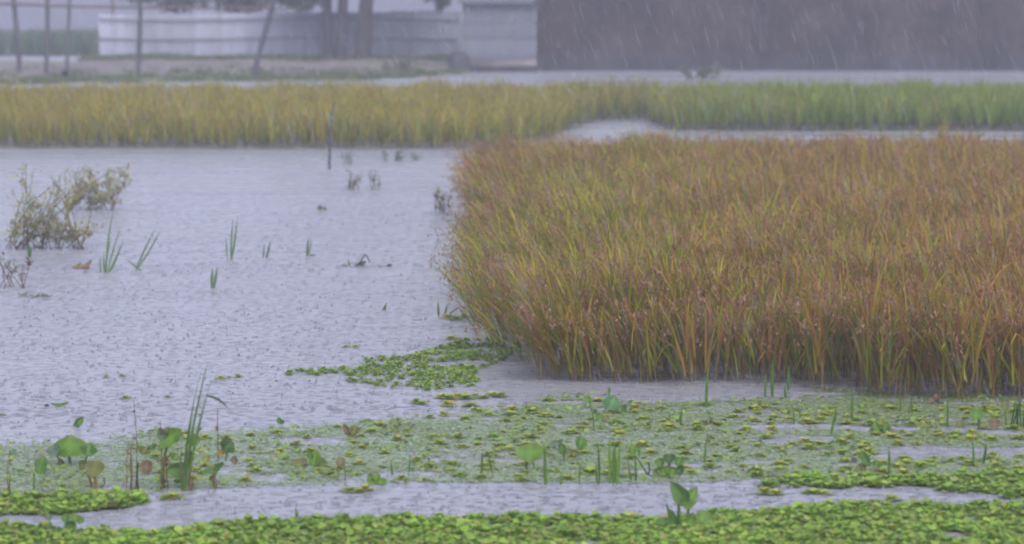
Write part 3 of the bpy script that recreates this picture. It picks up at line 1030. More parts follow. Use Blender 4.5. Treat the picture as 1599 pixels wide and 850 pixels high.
# loose small leaves lying in the film
def loose(px, py, X, Y):
    top = np.interp(px, [-100, 130, 250, 420, 600, 790, 830, 880, 960, 1010, 1240, 1270, 1420, 1700], [700, 685, 672, 668, 650, 632, 622, 612, 618, 624, 620, 606, 614, 620])
    bot = np.interp(px, [-100, 10, 240, 380, 700, 1050, 1180, 1260, 1330, 1480, 1700], [780, 785, 768, 758, 756, 756, 752, 752, 756, 760, 760])
    d = .30 + .75 * noise2(X, Y * .7, .8, 71) + .2 * np.clip((py - 640) / 100, 0, 1) - 1.1 * streaks(px, py, X)
    return (py > top) & (py < bot) & (rng.uniform(0, 1, px.shape) < d)
X, Y = mat_points(loose, 34000, -80, 1680, 598, 800)
for fn, cnt, bb in ((bottom_mat, 30000, (-90, 1690, 775, 960)), (left_mat, 7000, (-60, 240, 765, 812)), (right_mat, 11000, (1180, 1690, 730, 785)), (mid_mat, 9000, (420, 800, 530, 615))):
    q = mat_points(fn, cnt, *bb)
    X, Y = np.r_[X, q[0]], np.r_[Y, q[1]]
n = len(X)
B = np.stack([X, Y, rng.uniform(.004, .012, n)], 1)
mb = MB()
L_ = np.clip(rng.gamma(4, .0085, n), .01, .055)
ribbons(mb, B, rng.uniform(0, 6.28, n), rng.uniform(.7, 1.5, n), np.full(n, 1.75), L_, L_ * rng.uniform(.5, .95, n),
        lerp_cols([(.23, .36, .06), (.30, .39, .08), (.32, .33, .09), (.19, .30, .06)], n, [3, 3, 1.2, 2]), k=3)
tag(mb.build('floating_leaves', M_LETT), 'loose small floating leaves strewn through the duckweed film', 'leaves', kind='stuff')

# single rosettes in the film: each one a thing
ros_mesh = []
for i, (v, f, c) in enumerate(ROS):
    for j, tone_ in enumerate((np.array((1.25, 1.05, 1.1)), np.array((1.5, 1.1, 1.2)))):
        mb = MB()
        mb.add(v, f, c * tone_)
        o = mb.build('water_lettuce', M_LETT)
        ros_mesh.append(o.data)
        bpy.data.objects.remove(o)
def single(X, Y, lo, hi, label, group):
    for x, y in zip(X, Y):
        o = bpy.data.objects.new('water_lettuce', random.choice(ros_mesh))
        COL.objects.link(o)
        s = random.uniform(lo, hi)
        o.location = (float(x), float(y), .006)
        o.scale = (s, s, s * random.uniform(.5, .9))
        o.rotation_euler = (0, 0, random.uniform(0, 6.28))
        tag(o, label, 'water lettuce', group)
def film_spots(x0, x1, n, r):
    def reg(px, py, X, Y):
        top = np.interp(px, [-100, 130, 250, 420, 600, 790, 830, 880, 960, 1010, 1240, 1270, 1420, 1700], [705, 690, 675, 672, 655, 640, 628, 622, 626, 632, 632, 640, 640, 630])
        bot = np.interp(px, [-100, 10, 240, 380, 700, 1050, 1180, 1700], [770, 768, 768, 758, 753, 753, 745, 735])
        return (py > top) & (py < bot) & (noise2(X, Y, 1.0, 51) > -.35) & (streaks(px, py, X) < .45)
    X, Y = mat_points(reg, 6000, x0, x1, 600, 790)
    X, Y = thin(X, Y, r)
    return X[:n], Y[:n]
single(*film_spots(240, 790, 80, .14), .07, .13, 'small yellow green floating rosette in the thin film left of the round leaf plant', 'rosettes in the left film')
single(*film_spots(790, 1180, 95, .13), .07, .15, 'small yellow green floating rosette in the duckweed before the middle of the rice', 'rosettes in the middle film')
single(*film_spots(1180, 1599, 105, .13), .07, .15, 'small olive floating rosette in the duckweed below the right half of the rice', 'rosettes in the right film')
def at(pts):
    q = np.array([P(x, y) for x, y in pts])
    return q[:, 0], q[:, 1]
single(*at([(650, 630), (690, 622), (703, 624), (716, 621), (728, 623), (742, 620), (755, 622), (768, 619), (782, 620), (735, 635), (700, 634), (660, 632)]), .10, .17,
       'green rosette in the short floating row between the raft and the film', 'rosettes in the short row')
single(*at([(345, 592), (357, 591), (372, 590), (165, 590), (190, 588), (540, 543), (555, 542), (195, 623), (262, 621)]), .06, .11,
       'tiny lone green rosette adrift on the open water at left', 'rosettes adrift at left')
single(*at([(700, 497), (712, 500), (725, 496), (705, 530), (716, 541)]), .12, .2,
       'green rosette floating at the leaning left edge of the ripe rice', 'rosettes at the rice edge')
single(*at([(545, 768), (558, 769), (570, 767), (260, 780), (272, 779)]), .10, .15,
       'lone green rosette drifting at the far side of the left channel', 'rosettes at the left channel')
single(*at([(1195, 772), (1212, 773), (1268, 771), (1285, 772), (1392, 783)]), .11, .17,
       'lone green rosette drifting in the right part of the channel', 'rosettes in the right channel')

# small dark litter on the open water
X, Y = mat_points(lambda px, py, X, Y: (py < 668) & (py > 440) & (px < 690) & (rng.uniform(0, 1, px.shape) < np.clip((py - 430) / 220, 0, 1)), 620, -40, 700, 430, 670)
n = len(X)
B = np.stack([X, Y, np.full(n, .004)], 1)
mb = MB()
ribbons(mb, B, rng.uniform(0, 6.28, n), np.full(n, 1.3) + rng.uniform(-.25, .2, n), np.full(n, 1.7), rng.uniform(.02, .07, n), rng.uniform(.008, .02, n),
        lerp_cols([(.05, .05, .05), (.06, .08, .04), (.08, .06, .05)], n, [2, 1, 1]), k=3)
tag(mb.build('floating_litter', M_LEAF), 'scattered dark scraps of leaf on the open water', 'litter', kind='stuff')

# ------------------------------------------------------------------ single plants
LG, MG, DG, OG = (.115, .215, .022), (.08, .165, .025), (.05, .11, .025), (.13, .145, .035)
GG, RB, DB_, ST, BR = (.11, .165, .09), (.16, .075, .045), (.05, .04, .035), (.30, .23, .10), (.16, .11, .05)
YG = (.20, .23, .03)
class Plant:
    def __init__(s, name, xb, yb, label, cat, group=None):
        s.b = P(xb, yb)
        s.D = s.b[1]
        s.s = mpp(s.D)
        s.t = empty(name, s.b, label, cat, group)
    def pt(s, x, y, dy=0.0):
        q = V(x, y, s.D)
        q[1] += dy
        return q
    def stem(s, pts, r=2.0, col=MG, r1=None, dy=0.0):
        m = MB()
        q = [s.pt(x, y, dy * i / max(1, len(pts) - 1)) for i, (x, y) in enumerate(pts)]
        q[0][2] = min(q[0][2], .05) if abs(q[0][2]) < .08 else q[0][2]
        if len(q) == 2:
            q.insert(1, (q[0] + q[1]) / 2 + (s.s * random.uniform(-1, 1), 0, 0))
        tube(m, q, r * s.s * .5, (r1 if r1 else r * .7) * s.s * .5, col, 7, seg=max(5, 3 * len(pts)))
        m.build('stem', M_STEM, s.t, loc=q[0])
        return s
    def leaf(s, cx, cy, w_, h_, kind='round', roll=0, tilt=20, col=LG, fold=.15, curl=.25, dy=0.0, name='leaf', label=None):
        n, m = 9, 7
        a, b, ss, q = leaf_grid(kind, n, m)
        W = w_ * s.s
        Hh = h_ * s.s / max(.35, math.cos(R(tilt)))
        a = a * (1 + rng.normal(0, .035, (n, 1))) * W
        b = b * Hh
        hgt = fold * np.abs(a) * 2 - curl * (b / Hh + .5) ** 2 * Hh * .6 + .012 * W * np.sin(q * 7)[None, :] * np.ones((n, 1))
        u = np.array((math.cos(R(roll)), 0, math.sin(R(roll))))
        v0 = np.array((-math.sin(R(roll)), 0, math.cos(R(roll))))
        v1 = v0 * math.cos(R(tilt)) + np.array((0, 1, 0)) * math.sin(R(tilt))
        nn = np.cross(u, v1)
        C = s.pt(cx, cy, dy)
        vv = C + a[:, :, None] * u + b[:, :, None] * v1 + hgt[:, :, None] * nn
        vv[:, :, 2] = np.maximum(vv[:, :, 2], .006)
        c = np.ones((n, m, 3)) * np.array(col)
        c[:, m // 2] *= 1.25                                 # pale midrib
        c *= (1 + .12 * np.sin(ss * 9 + rng.uniform(0, 6)))[:, None, None] * rng.uniform(.9, 1.1, (n, m, 1))
        c[-2:] = c[-2:] * .6 + np.array((.22, .19, .06)) * .4  # yellowing tip
        mb = MB()
        mb.add(vv.reshape(-1, 3), grid_faces(n, m), c.reshape(-1, 3))
        o = mb.build(name, M_LEAF, s.t, loc=C)
        if label:
            o['label'] = label
        return s
    def blade(s, x0, y0, x1, y1, w_=4, bend=0, col=MG, tip=None, dy=0.0, name='blade', mid=None):
        k = 9
        t = np.linspace(0, 1, k + 1)
        p0, p1 = s.pt(x0, y0), s.pt(x1, y1, dy)
        d = p1 - p0
        perp = np.array((d[2], 0, -d[0]))
        perp /= np.linalg.norm(perp) + 1e-9
        pm = (p0 + p1) / 2 + perp * bend * s.s + (0, dy * .2, 0)
        if mid:
            pm = 2 * s.pt(*mid) - (p0 + p1) / 2
        pos = p0 * ((1 - t) ** 2)[:, None] + pm * (2 * t * (1 - t))[:, None] + p1 * (t * t)[:, None]
        yaw = random.uniform(-.6, .6)
        side = np.array((math.cos(yaw), math.sin(yaw), .1))
        if abs(d[0]) > abs(d[2]):
            side = np.array((.15, math.sin(yaw), 1.0))
        side /= np.linalg.norm(side)
        nrm = np.cross(side, d)
        nrm /= np.linalg.norm(nrm) + 1e-9
        pr = np.interp(t, np.linspace(0, 1, 6), [.6, .95, 1, .85, .5, .06])[:, None] * w_ * s.s * .5
        vv = np.stack([pos - side * pr, pos + nrm * pr * .35, pos + side * pr], 1)
        c = np.array(col)[None, None, :] * np.ones((k + 1, 3, 1))
        if tip is not None:
            tt = (t ** 2)[:, None, None]
            c = c * (1 - tt) + np.array(tip) * tt
        mb = MB()
        mb.add(vv.reshape(-1, 3), grid_faces(k + 1, 3), c.reshape(-1, 3))
        mb.build(name, M_LEAF, s.t, loc=p0)
        return s
    def dry(s, x, y, h, n=14, col=RB):
        """a withered flower stalk with small curled leaves along it"""
        m = MB()
        q = [s.pt(x, y), s.pt(x + random.uniform(-3, 3), y - h * .5), s.pt(x + random.uniform(-4, 4), y - h)]
        tube(m, q, 1.1 * s.s, .5 * s.s, col, 6, seg=8)
        m.build('stem', M_STEM, s.t, loc=q[0])
        m = MB()
        u = rng.uniform(.12, 1, n)
        B = np.array(q[0]) * (1 - u)[:, None] + np.array(q[2]) * u[:, None]
        ribbons(m, B, rng.uniform(0, 6.28, n), rng.uniform(.5, 1.4, n), rng.uniform(1.6, 2.9, n), rng.uniform(9, 22, n) * s.s * (1.25 - u * .8),
                rng.uniform(3, 6.5, n) * s.s * (1.15 - u * .6), lerp_cols([RB, (.22, .14, .06), OG], n, [2, 2, 1]), k=4)
        m.build('withered_leaves', M_LEAF, s.t, loc=q[0])
        return s

# the tall rush and its neighbours at left
p = Plant('tall_rush', 288, 767, 'tallest green rush with one snapped blade, at left in the film', 'rush')
for (x0, x1, y1, w_, b, c) in ((287, 327, 562, 3.6, -9, (.12, .20, .05)), (289, 322, 570, 3, -7, MG), (285, 314, 584, 3, -9, MG), (290, 328, 596, 3, -3, (.12, .20, .05)), (284, 304, 640, 3, -5, MG), (291, 321, 618, 3, -4, LG), (288, 317, 600, 3.4, -7, (.12, .20, .05))):
    p.blade(x0, 766, x1, y1, w_, b, c, dy=random.uniform(-.1, .1))
p.blade(322, 618, 358, 640, 4, -9, DG, name='snapped_blade')
p.blade(288, 766, 293, 680, 5.5, -2, MG, name='sheath').blade(284, 766, 283, 700, 4.5, -2, OG, name='sheath')
p = Plant('water_hyacinth', 103, 728, 'water hyacinth with one big umbrella shaped leaf at far left', 'water hyacinth')
p.stem([(110, 742), (109, 722), (106, 700)], 6, MG).leaf(107, 692, 56, 33, 'round', 0, 35, LG, -.25, .5)
p.stem([(100, 742), (94, 722), (86, 706)], 4, OG).leaf(84, 702, 22, 18, 'round', 30, 30, GG, .1, .3)
p.leaf(96, 725, 12, 20, 'oval', 20, 10, OG, .3, .2)
p = Plant('water_hyacinth', 133, 735, 'small hyacinth with a tilted boat shaped leaf right of the umbrella leaf', 'water hyacinth')
p.stem([(124, 750), (130, 728), (138, 708)], 4, MG).leaf(139, 701, 28, 20, 'spade', -14, 25, MG, .35, .3).leaf(130, 726, 18, 16, 'oval', -25, 20, OG, .3, .2)
p = Plant('floating_weed', 149, 764, 'olive weed with a browning leaf and orange stalks beside the left mat', 'weed')
p.stem([(143, 764), (140, 748), (134, 735)], 4, RB).stem([(150, 764), (149, 750), (147, 738)], 6, (.30, .17, .05)).leaf(148, 730, 30, 26, 'round', -10, 40, OG, .1, .3).stem([(158, 764), (163, 755), (162, 745)], 3, RB)
p = Plant('water_hyacinth', 53, 772, 'single egg shaped hyacinth leaf on a straight stalk near the left frame edge', 'water hyacinth')
p.stem([(52, 774), (53, 756), (53, 738)], 4, MG).leaf(64, 725, 21, 28, 'round', -10, 15, MG, .12, .2).leaf(73, 738, 14, 12, 'oval', -30, 30, GG, .2, .2)
p = Plant('dead_stalk', 12, 778, 'thin browned stalk standing at the left frame edge', 'dead stalk')
p.dry(14, 776, 70, 12).blade(12, 800, 15, 735, 4, 2, MG)
p = Plant('dead_stalk', 211, 766, 'tall reddish dead stalk, leftmost of the withered ones by the rush', 'dead stalk')
p.dry(212, 766, 142, 20).stem([(216, 766), (214, 744), (216, 722)], 4, DB_).dry(198, 766, 80, 14, (.24, .16, .05)).stem([(203, 766), (206, 738), (204, 700)], 3, (.20, .14, .04)).dry(206, 766, 66, 14, (.2, .13, .04))
p.leaf(229, 729, 20, 22, 'round', 0, 15, BR, .2, .3, label='withered brown leaf').leaf(225, 704, 22, 14, 'oval', -25, 20, OG, .3, .3).leaf(238, 698, 16, 9, 'oval', 10, 20, DG, .3, .3)
p = Plant('water_hyacinth', 255, 764, 'hyacinth with a broad tilted bright leaf between dead stalk and rush', 'water hyacinth')
p.stem([(254, 766), (252, 740), (257, 712), (262, 692)], 5, OG).leaf(264, 680, 42, 28, 'spade', 38, 18, LG, .12, .25).leaf(252, 678, 16, 22, 'oval', 20, 10, GG, .2, .2)
p.dry(253, 764, 108, 16).dry(262, 764, 98, 10).stem([(251, 766), (255, 745), (252, 720)], 4, BR).dry(257, 766, 60, 14, BR).leaf(278, 733, 34, 24, 'round', 10, 25, MG, .15, .3).leaf(273, 714, 20, 12, 'oval', -35, 20, LG, .3, .2)
p = Plant('water_hyacinth', 299, 766, 'short hyacinth clump at the right foot of the tall rush', 'water hyacinth')
p.stem([(297, 768), (296, 742), (300, 705)], 6, BR).leaf(302, 687, 22, 18, 'round', -5, 20, LG, .15, .3).leaf(296, 715, 14, 26, 'oval', 0, 10, YG, .3, .2).dry(300, 768, 36, 8)
p = Plant('water_hyacinth', 337, 763, 'hyacinth with a dark upright pointed leaf right of the tall rush', 'water hyacinth')
p.stem([(336, 764), (334, 745), (336, 730)], 7, RB).stem([(352, 720), (354, 710), (356, 702)], 3, MG).leaf(357, 695, 26, 20, 'spade', -38, 20, DG, .3, .3).leaf(335, 733, 40, 14, 'oval', 24, 25, MG, .3, .3)
p.leaf(366, 719, 12, 15, 'oval', 10, 10, BR, .2, .2).leaf(346, 707, 15, 12, 'oval', 0, 20, (.30, .22, .06), .2, .2).leaf(322, 716, 14, 11, 'round', 0, 30, YG, .2, .2).leaf(331, 752, 9, 22, 'oval', 15, 15, LG, .3, .2).dry(341, 720, 82, 9)
p = Plant('floating_weed', 117, 668, 'small boat shaped leaf afloat beyond the umbrella leaf hyacinth', 'weed')
p.leaf(123, 659, 12, 20, 'oval', -48, 20, MG, .3, .2).leaf(121, 667, 14, 6, 'oval', -80, 40, DG, .2, .1)
p = Plant('floating_weed', 90, 636, 'dark flat scrap of green weed on open water at left', 'weed')
p.leaf(94, 633, 30, 6, 'oval', 4, 50, MG, .2, .2).leaf(73, 634, 8, 6, 'oval', 0, 30, DB_, .2, .2)
p = Plant('floating_weed', 5, 650, 'dark scrap of weed touching the left frame edge', 'weed')
p.leaf(5, 650, 14, 6, 'oval', -8, 40, DG, .2, .2).leaf(1, 652, 10, 5, 'oval', 10, 40, DG, .2, .2)
p = Plant('floating_weed', 437, 664, 'tiny upright two leaf sprout at the far edge of the film', 'weed')
p.leaf(436, 657, 9, 12, 'oval', 20, 10, MG, .2, .2).leaf(441, 659, 7, 8, 'oval', -30, 10, DG, .2, .2)
p = Plant('frogbit', 82, 835, 'thin necked frogbit sprout left of the clover like one, by the near mat', 'frogbit')
p.stem([(84, 838), (82, 826), (77, 812)], 3, GG).leaf(76, 807, 12, 10, 'round', 0, 20, GG, .2, .2).leaf(88, 829, 18, 16, 'round', 0, 30, MG, .2, .3).leaf(68, 828, 8, 7, 'oval', 30, 20, DG)
p = Plant('frogbit', 108, 832, 'clover like bright frogbit standing before the left mat', 'frogbit')
for (x, y, w_, h_, rl) in ((103, 809, 15, 13, 10), (117, 808, 16, 12, -12), (126, 812, 12, 12, -30), (110, 822, 20, 18, 0), (105, 828, 16, 12, 10)):
    p.leaf(x, y, w_, h_, 'round', rl, 25, random.choice([LG, MG]), .2, .3)
p.stem([(109, 835), (110, 824), (112, 812)], 4, MG)

# middle
p = Plant('water_hyacinth', 487, 729, 'squat clump with one flat olive brown leaf lying to its left', 'water hyacinth')
p.leaf(468, 723, 26, 16, 'round', 8, 40, (.15, .14, .05), .1, .2, label='flat olive brown leaf').leaf(491, 716, 18, 26, 'oval', -12, 15, LG, .3, .2).leaf(499, 721, 12, 18, 'oval', -35, 20, MG, .3, .2).leaf(484, 712, 10, 16, 'oval', 15, 10, MG, .3, .2).leaf(508, 724, 16, 7, 'oval', -60, 30, OG)
p = Plant('floating_weed', 548, 683, 'yellowish sprout with an open mouth shape at the far film edge', 'weed')
p.leaf(553, 672, 18, 17, 'oval', -12, 20, OG, .3, .3).leaf(541, 671, 10, 20, 'oval', 32, 10, (.15, .10, .05), .3, .2).leaf(548, 679, 16, 9, 'oval', 0, 30, YG).stem([(557, 702), (558, 690), (556, 680)], 2, MG)
p = Plant('floating_weed', 535, 752, 'little round leaf balanced on an upright stalk in the film', 'weed')
p.stem([(539, 752), (539, 738), (536, 726)], 3, OG).leaf(532, 721, 16, 14, 'round', 0, 15, (.17, .15, .06), .2, .3).stem([(528, 738), (527, 730), (529, 724)], 2, OG)
p = Plant('frogbit', 588, 758, 'frogbit cluster with a stray shoot hanging towards the channel', 'frogbit')
for (x, y, w_, h_, rl) in ((583, 749, 22, 16, 8), (594, 752, 20, 14, -10), (588, 744, 14, 10, 0), (597, 768, 8, 10, -20), (578, 745, 10, 12, 20)):
    p.leaf(x, y, w_, h_, 'round', rl, 30, LG, .2, .3)
p.stem([(588, 760), (592, 764), (598, 772)], 3, MG).stem([(577, 755), (577, 745), (578, 738)], 2, MG)
p = Plant('water_hyacinth', 828, 738, 'round lily like hyacinth leaf standing alone in mid film', 'water hyacinth')
p.stem([(822, 738), (822, 726), (826, 712)], 4, OG).stem([(832, 738), (834, 730), (830, 716)], 3, OG).leaf(828, 706, 42, 27, 'round', 2, 30, LG, .12, .2)
p = Plant('reed_shoot', 851, 757, 'single thick reed shoot right of the round lily like leaf', 'reed shoot')
p.blade(851, 757, 849, 690, 6, 2, MG).blade(853, 757, 851, 715, 5, -2, LG).leaf(863, 692, 18, 7, 'oval', 30, 20, GG)
p = Plant('water_hyacinth', 884, 720, 'grey green hyacinth with an arched leaf right of the round leaf', 'water hyacinth')
p.stem([(880, 722), (881, 712), (878, 702)], 4, MG).leaf(878, 702, 14, 20, 'oval', 8, 15, MG, .3, .3).leaf(870, 693, 24, 9, 'oval', 28, 20, GG, .3, .4).leaf(907, 690, 18, 18, 'round', -20, 30, MG, .2, .3).leaf(897, 708, 26, 10, 'oval', -20, 30, OG, .3, .3).leaf(893, 714, 18, 9, 'oval', 15, 30, YG)
p = Plant('water_hyacinth', 953, 645, 'hyacinth with a bluish heart shaped leaf close below the rice edge', 'water hyacinth')
p.stem([(950, 648), (952, 640), (955, 632)], 5, MG).leaf(956, 628, 30, 24, 'spade', -24, 20, (.09, .20, .06), .2, .3).leaf(951, 611, 4, 16, 'oval', 2, 5, MG).leaf(974, 638, 10, 14, 'oval', -25, 10, MG).leaf(982, 629, 16, 6, 'oval', 30, 20, GG).stem([(973, 648), (974, 642), (976, 634)], 3, DG)
p = Plant('floating_weed', 926, 672, 'thin knotted weed stalk with scattered leaves before the bluish leaf', 'weed')
p.stem([(927, 672), (926, 650), (918, 618)], 3, MG).leaf(917, 622, 14, 11, 'spade', 0, 20, LG).leaf(936, 650, 16, 12, 'oval', -30, 25, MG).leaf(928, 643, 10, 8, 'oval', 30, 25, DG).leaf(945, 653, 13, 10, 'oval', 10, 25, OG)
p = Plant('floating_weed', 1010, 742, 'bent weed with one curled leaf on a slanting dark stalk', 'weed')
p.stem([(1011, 741), (1003, 728), (993, 712)], 3, DG).leaf(988, 702, 14, 16, 'round', -10, 15, LG, .3, .3).stem([(1013, 742), (1014, 732), (1013, 724)], 3, DG).leaf(998, 706, 5, 13, 'oval', 0, 10, MG)
p = Plant('frogbit', 1042, 745, 'dark green many leaved frogbit in front of the duckweed centre', 'frogbit')
for (x, y, w_, h_, rl, c) in ((1045, 715, 20, 14, 0, DG), (1030, 722, 16, 14, 20, MG), (1060, 720, 16, 14, -20, MG), (1062, 733, 12, 18, -10, DG), (1036, 735, 20, 14, 10, LG), (1050, 736, 20, 14, -8, LG), (1026, 737, 14, 12, 25, OG)):
    p.leaf(x, y, w_, h_, 'round', rl, 25, c, .25, .3)
p.stem([(1042, 746), (1044, 735), (1046, 720)], 4, DG)
p = Plant('water_hyacinth', 1060, 826, 'largest bright hyacinth with two cupped leaves growing from the near mat', 'water hyacinth')
p.stem([(1064, 828), (1061, 805), (1059, 782)], 6, MG).stem([(1069, 826), (1073, 806), (1077, 786)], 6, LG)
p.leaf(1058, 767, 26, 40, 'spade', 38, 15, MG, .3, .3).leaf(1079, 775, 24, 38, 'spade', -38, 15, LG, .3, .35)
p.blade(1054, 822, 1040, 783, 6, -3, MG).blade(1058, 822, 1059, 782, 5, 2, DG).leaf(1050, 810, 14, 30, 'oval', 15, 15, MG, .3, .2).leaf(1078, 812, 16, 26, 'oval', -30, 20, LG, .3, .2)
p.leaf(1035, 815, 22, 14, 'round', 10, 35, MG).leaf(1098, 806, 24, 20, 'round', -10, 30, LG)
p = Plant('dead_leaf', 1012, 818, 'curled grey brown dead leaf on the near mat beside the largest hyacinth', 'dead leaf')
p.leaf(1012, 812, 24, 16, 'round', 6, 45, (.16, .12, .10), -.4, .6).stem([(1024, 815), (1030, 816), (1036, 818)], 2.5, (.13, .09, .07))
p = Plant('dead_weed', 1108, 664, 'dark tangle of dead weed in the film below the rice', 'dead weed')
p.leaf(1100, 660, 22, 7, 'oval', 5, 40, DB_).leaf(1116, 661, 18, 8, 'oval', -10, 40, BR).leaf(1108, 656, 12, 9, 'oval', 20, 30, OG).stem([(1092, 664), (1105, 660), (1120, 662)], 3, DB_)

# right
p = Plant('water_hyacinth', 1526, 670, 'upright spade leaf on a dark stalk near the right frame edge', 'water hyacinth')
p.stem([(1529, 671), (1529, 660), (1527, 650)], 5, DG).leaf(1525, 643, 21, 21, 'spade', -8, 15, LG, .15, .2)
p = Plant('floating_weed', 1350, 738, 'dark stalked weed with folded leaves beside the brown lump in the right film', 'weed')
p.stem([(1352, 740), (1350, 728), (1346, 712)], 4, BR).leaf(1349, 713, 14, 22, 'spade', 25, 15, MG, .3, .3).leaf(1355, 722, 12, 12, 'spade', 0, 15, LG).leaf(1369, 723, 16, 10, 'spade', -15, 20, MG, .3, .3).leaf(1342, 731, 14, 12, 'oval', 15, 25, OG)
p = Plant('floating_weed', 1376, 678, 'bushy olive sprout between the two water streaks at right', 'weed')
for (x, y, w_, h_, rl, c) in ((1369, 667, 14, 18, 20, LG), (1382, 666, 14, 18, -15, MG), (1376, 660, 10, 14, 0, YG), (1390, 672, 12, 10, -40, OG), (1362, 673, 12, 10, 40, OG), (1376, 674, 14, 10, 0, MG)):
    p.leaf(x, y, w_, h_, 'oval', rl, 20, c, .3, .3)
p = Plant('dead_weed', 1460, 632, 'brown dead sprig at the foot of the right part of the rice', 'dead weed')
p.stem([(1453, 632), (1461, 626), (1470, 634)], 3, DB_).leaf(1457, 624, 18, 8, 'oval', 20, 25, BR).leaf(1466, 628, 16, 6, 'oval', -30, 30, DB_).leaf(1462, 620, 10, 9, 'oval', -10, 15, RB)
c = P(1334, 722)
lump('mud_lump', (c[0], c[1], -.01), (5 * mpp(c[1]), 5 * mpp(c[1]), 9 * mpp(c[1])), (.07, .06, .055), M_STEM, 'small brown lump poking from the film left of the folded weed', 'lump', 4)
p = Plant('floating_weed', 1555, 668, 'brown and olive leaf pair right of the upright spade leaf', 'weed')
p.leaf(1553, 661, 18, 15, 'round', 0, 30, BR).leaf(1569, 634, 14, 16, 'round', 0, 25, OG).stem([(1571, 664), (1570, 650), (1569, 638)], 3, OG).leaf(1499, 662, 16, 13, 'round', 0, 30, OG)
p = Plant('sedge_tuft', 1590, 668, 'dense dark sedge tuft at the right frame edge below the rice', 'sedge')
for i in range(9):
    x = 1578 + i * 4
    p.blade(x, 662 + random.uniform(-6, 14), x + random.uniform(-5, 5), 612 + random.uniform(-4, 18), 3, random.uniform(-3, 3), DG, dy=random.uniform(-.2, .2))

def shoots(spec, name, label, cat='reed shoot', col=MG):
    xb, yb = spec[0][0], spec[0][1]
    p = Plant(name, xb, yb, label, cat)
    for (x0, y0, x1, y1, w_) in spec:
        p.blade(x0, y0, x1, y1, w_, random.uniform(-1.5, 1.5), tuple(np.array(col) * random.uniform(.8, 1.2)))
shoots([(952, 755, 951, 683, 6), (962, 756, 959, 688, 6), (964, 756, 968, 684, 7), (958, 756, 957, 700, 5)], 'reed_shoot', 'thick sheaf of reed shoots in the middle of the film edge', col=LG)
shoots([(936, 756, 934, 690, 4), (933, 756, 931, 725, 3)], 'reed_shoot', 'slender reed just left of the thick sheaf')
shoots([(986, 752, 980, 715, 3.5), (993, 756, 991, 705, 4)], 'reed_shoot', 'pair of thin reeds right of the thick sheaf')
shoots([(752, 740, 753, 702, 4), (768, 738, 763, 706, 4)], 'reed_shoot', 'two short reeds left of the round lily like leaf')
shoots([(876, 757, 875, 738, 4), (905, 757, 906, 722, 3)], 'reed_shoot', 'small reeds at the film edge right of the thick single shoot')
shoots([(1102, 636, 1106, 566, 5), (1103, 650, 1103, 600, 3)], 'reed_shoot', 'long single reed against the rice foot at centre right')
shoots([(1064, 664, 1065, 632, 3), (1062, 664, 1063, 645, 3)], 'reed_shoot', 'faint short reed left of the long single reed')
shoots([(1195, 622, 1196, 582, 4), (1206, 620, 1207, 560, 6), (1231, 610, 1232, 570, 5), (1226, 628, 1225, 602, 5)], 'reed_shoot', 'group of green reeds in the dark water before the rice')
shoots([(1330, 661, 1331, 604, 4)], 'reed_shoot', 'single upright reed right of the dark water gap')
shoots([(1297, 680, 1305, 640, 5), (1303, 660, 1306, 636, 4)], 'reed_shoot', 'slanting reed pair at the upper right water streak')
shoots([(1240, 662, 1236, 632, 4)], 'reed_shoot', 'short leaning reed below the dark water reeds')
shoots([(1099, 725, 1103, 688, 4)], 'reed_shoot', 'dark slanting reed right of the many leaved frogbit')
shoots([(1388, 742, 1388, 698, 5)], 'reed_shoot', 'upright reed right of the folded leaf weed')
shoots([(1521, 728, 1519, 685, 4)], 'reed_shoot', 'thin reed left of the thick one at the right water streak')
shoots([(1536, 724, 1540, 692, 6)], 'reed_shoot', 'thick short reed at the right water streak', col=DG)
shoots([(1479, 668, 1480, 625, 3.5), (1425, 645, 1422, 620, 4), (1406, 642, 1405, 618, 3)], 'reed_shoot', 'loose thin reeds before the right part of the rice')
shoots([(638, 742, 640, 708, 3), (613, 745, 610, 720, 3)], 'reed_shoot', 'faint reeds in the film above the mid channel')
shoots([(462, 808, 461, 790, 3), (464, 809, 466, 796, 2.5)], 'reed_shoot', 'tiny reed standing in the channel by the near mat')
shoots([(1181, 745, 1176, 724, 3)], 'reed_shoot', 'tiny reed at the left tip of the right mat')

# open water at left: sedges, weeds, twigs
p = Plant('sedge_tuft', 168, 425, 'biggest sedge tuft on the open water beside the flooded bush', 'sedge')
for (x0, x1, y1, w_, b) in ((166, 178, 325, 3.4, -6), (168, 190, 352, 3.2, -3), (170, 194, 372, 3.6, 2), (164, 174, 370, 3, -3), (172, 186, 395, 3, 1), (157, 156, 400, 3, 0), (163, 163, 392, 3, -2)):
    p.blade(x0, 425, x1, y1, w_, b, (.14, .22, .08))
p = Plant('sedge_tuft', 214, 423, 'sedge leaning far right with one fallen blade across its foot', 'sedge')
for (x0, y0, x1, y1, w_, b) in ((212, 423, 245, 353, 3.5, -3), (216, 418, 252, 357, 3.5, 3), (224, 425, 197, 403, 3, -3)):
    p.blade(x0, y0, x1, y1, w_, b, (.14, .22, .08))
p = Plant('sedge_tuft', 361, 405, 'slim sedge tuft standing upright in mid water', 'sedge')
for (x0, x1, y1, w_, b) in ((361, 364, 340, 3.6, -2), (362, 371, 337, 3, 2), (362, 369, 352, 3.4, 1), (355, 353, 370, 2.5, 0)):
    p.blade(x0, 405, x1, y1, w_, b, (.13, .21, .08))
p = Plant('sedge_tuft', 333, 450, 'short two bladed sedge nearest on the open water', 'sedge')
p.blade(331, 450, 332, 417, 5, -1, (.14, .22, .08)).blade(334, 450, 339, 416, 5, 1, (.14, .22, .08))
p = Plant('sedge_tuft', 414, 403, 'faint pale sedge right of the slim upright tuft', 'sedge')
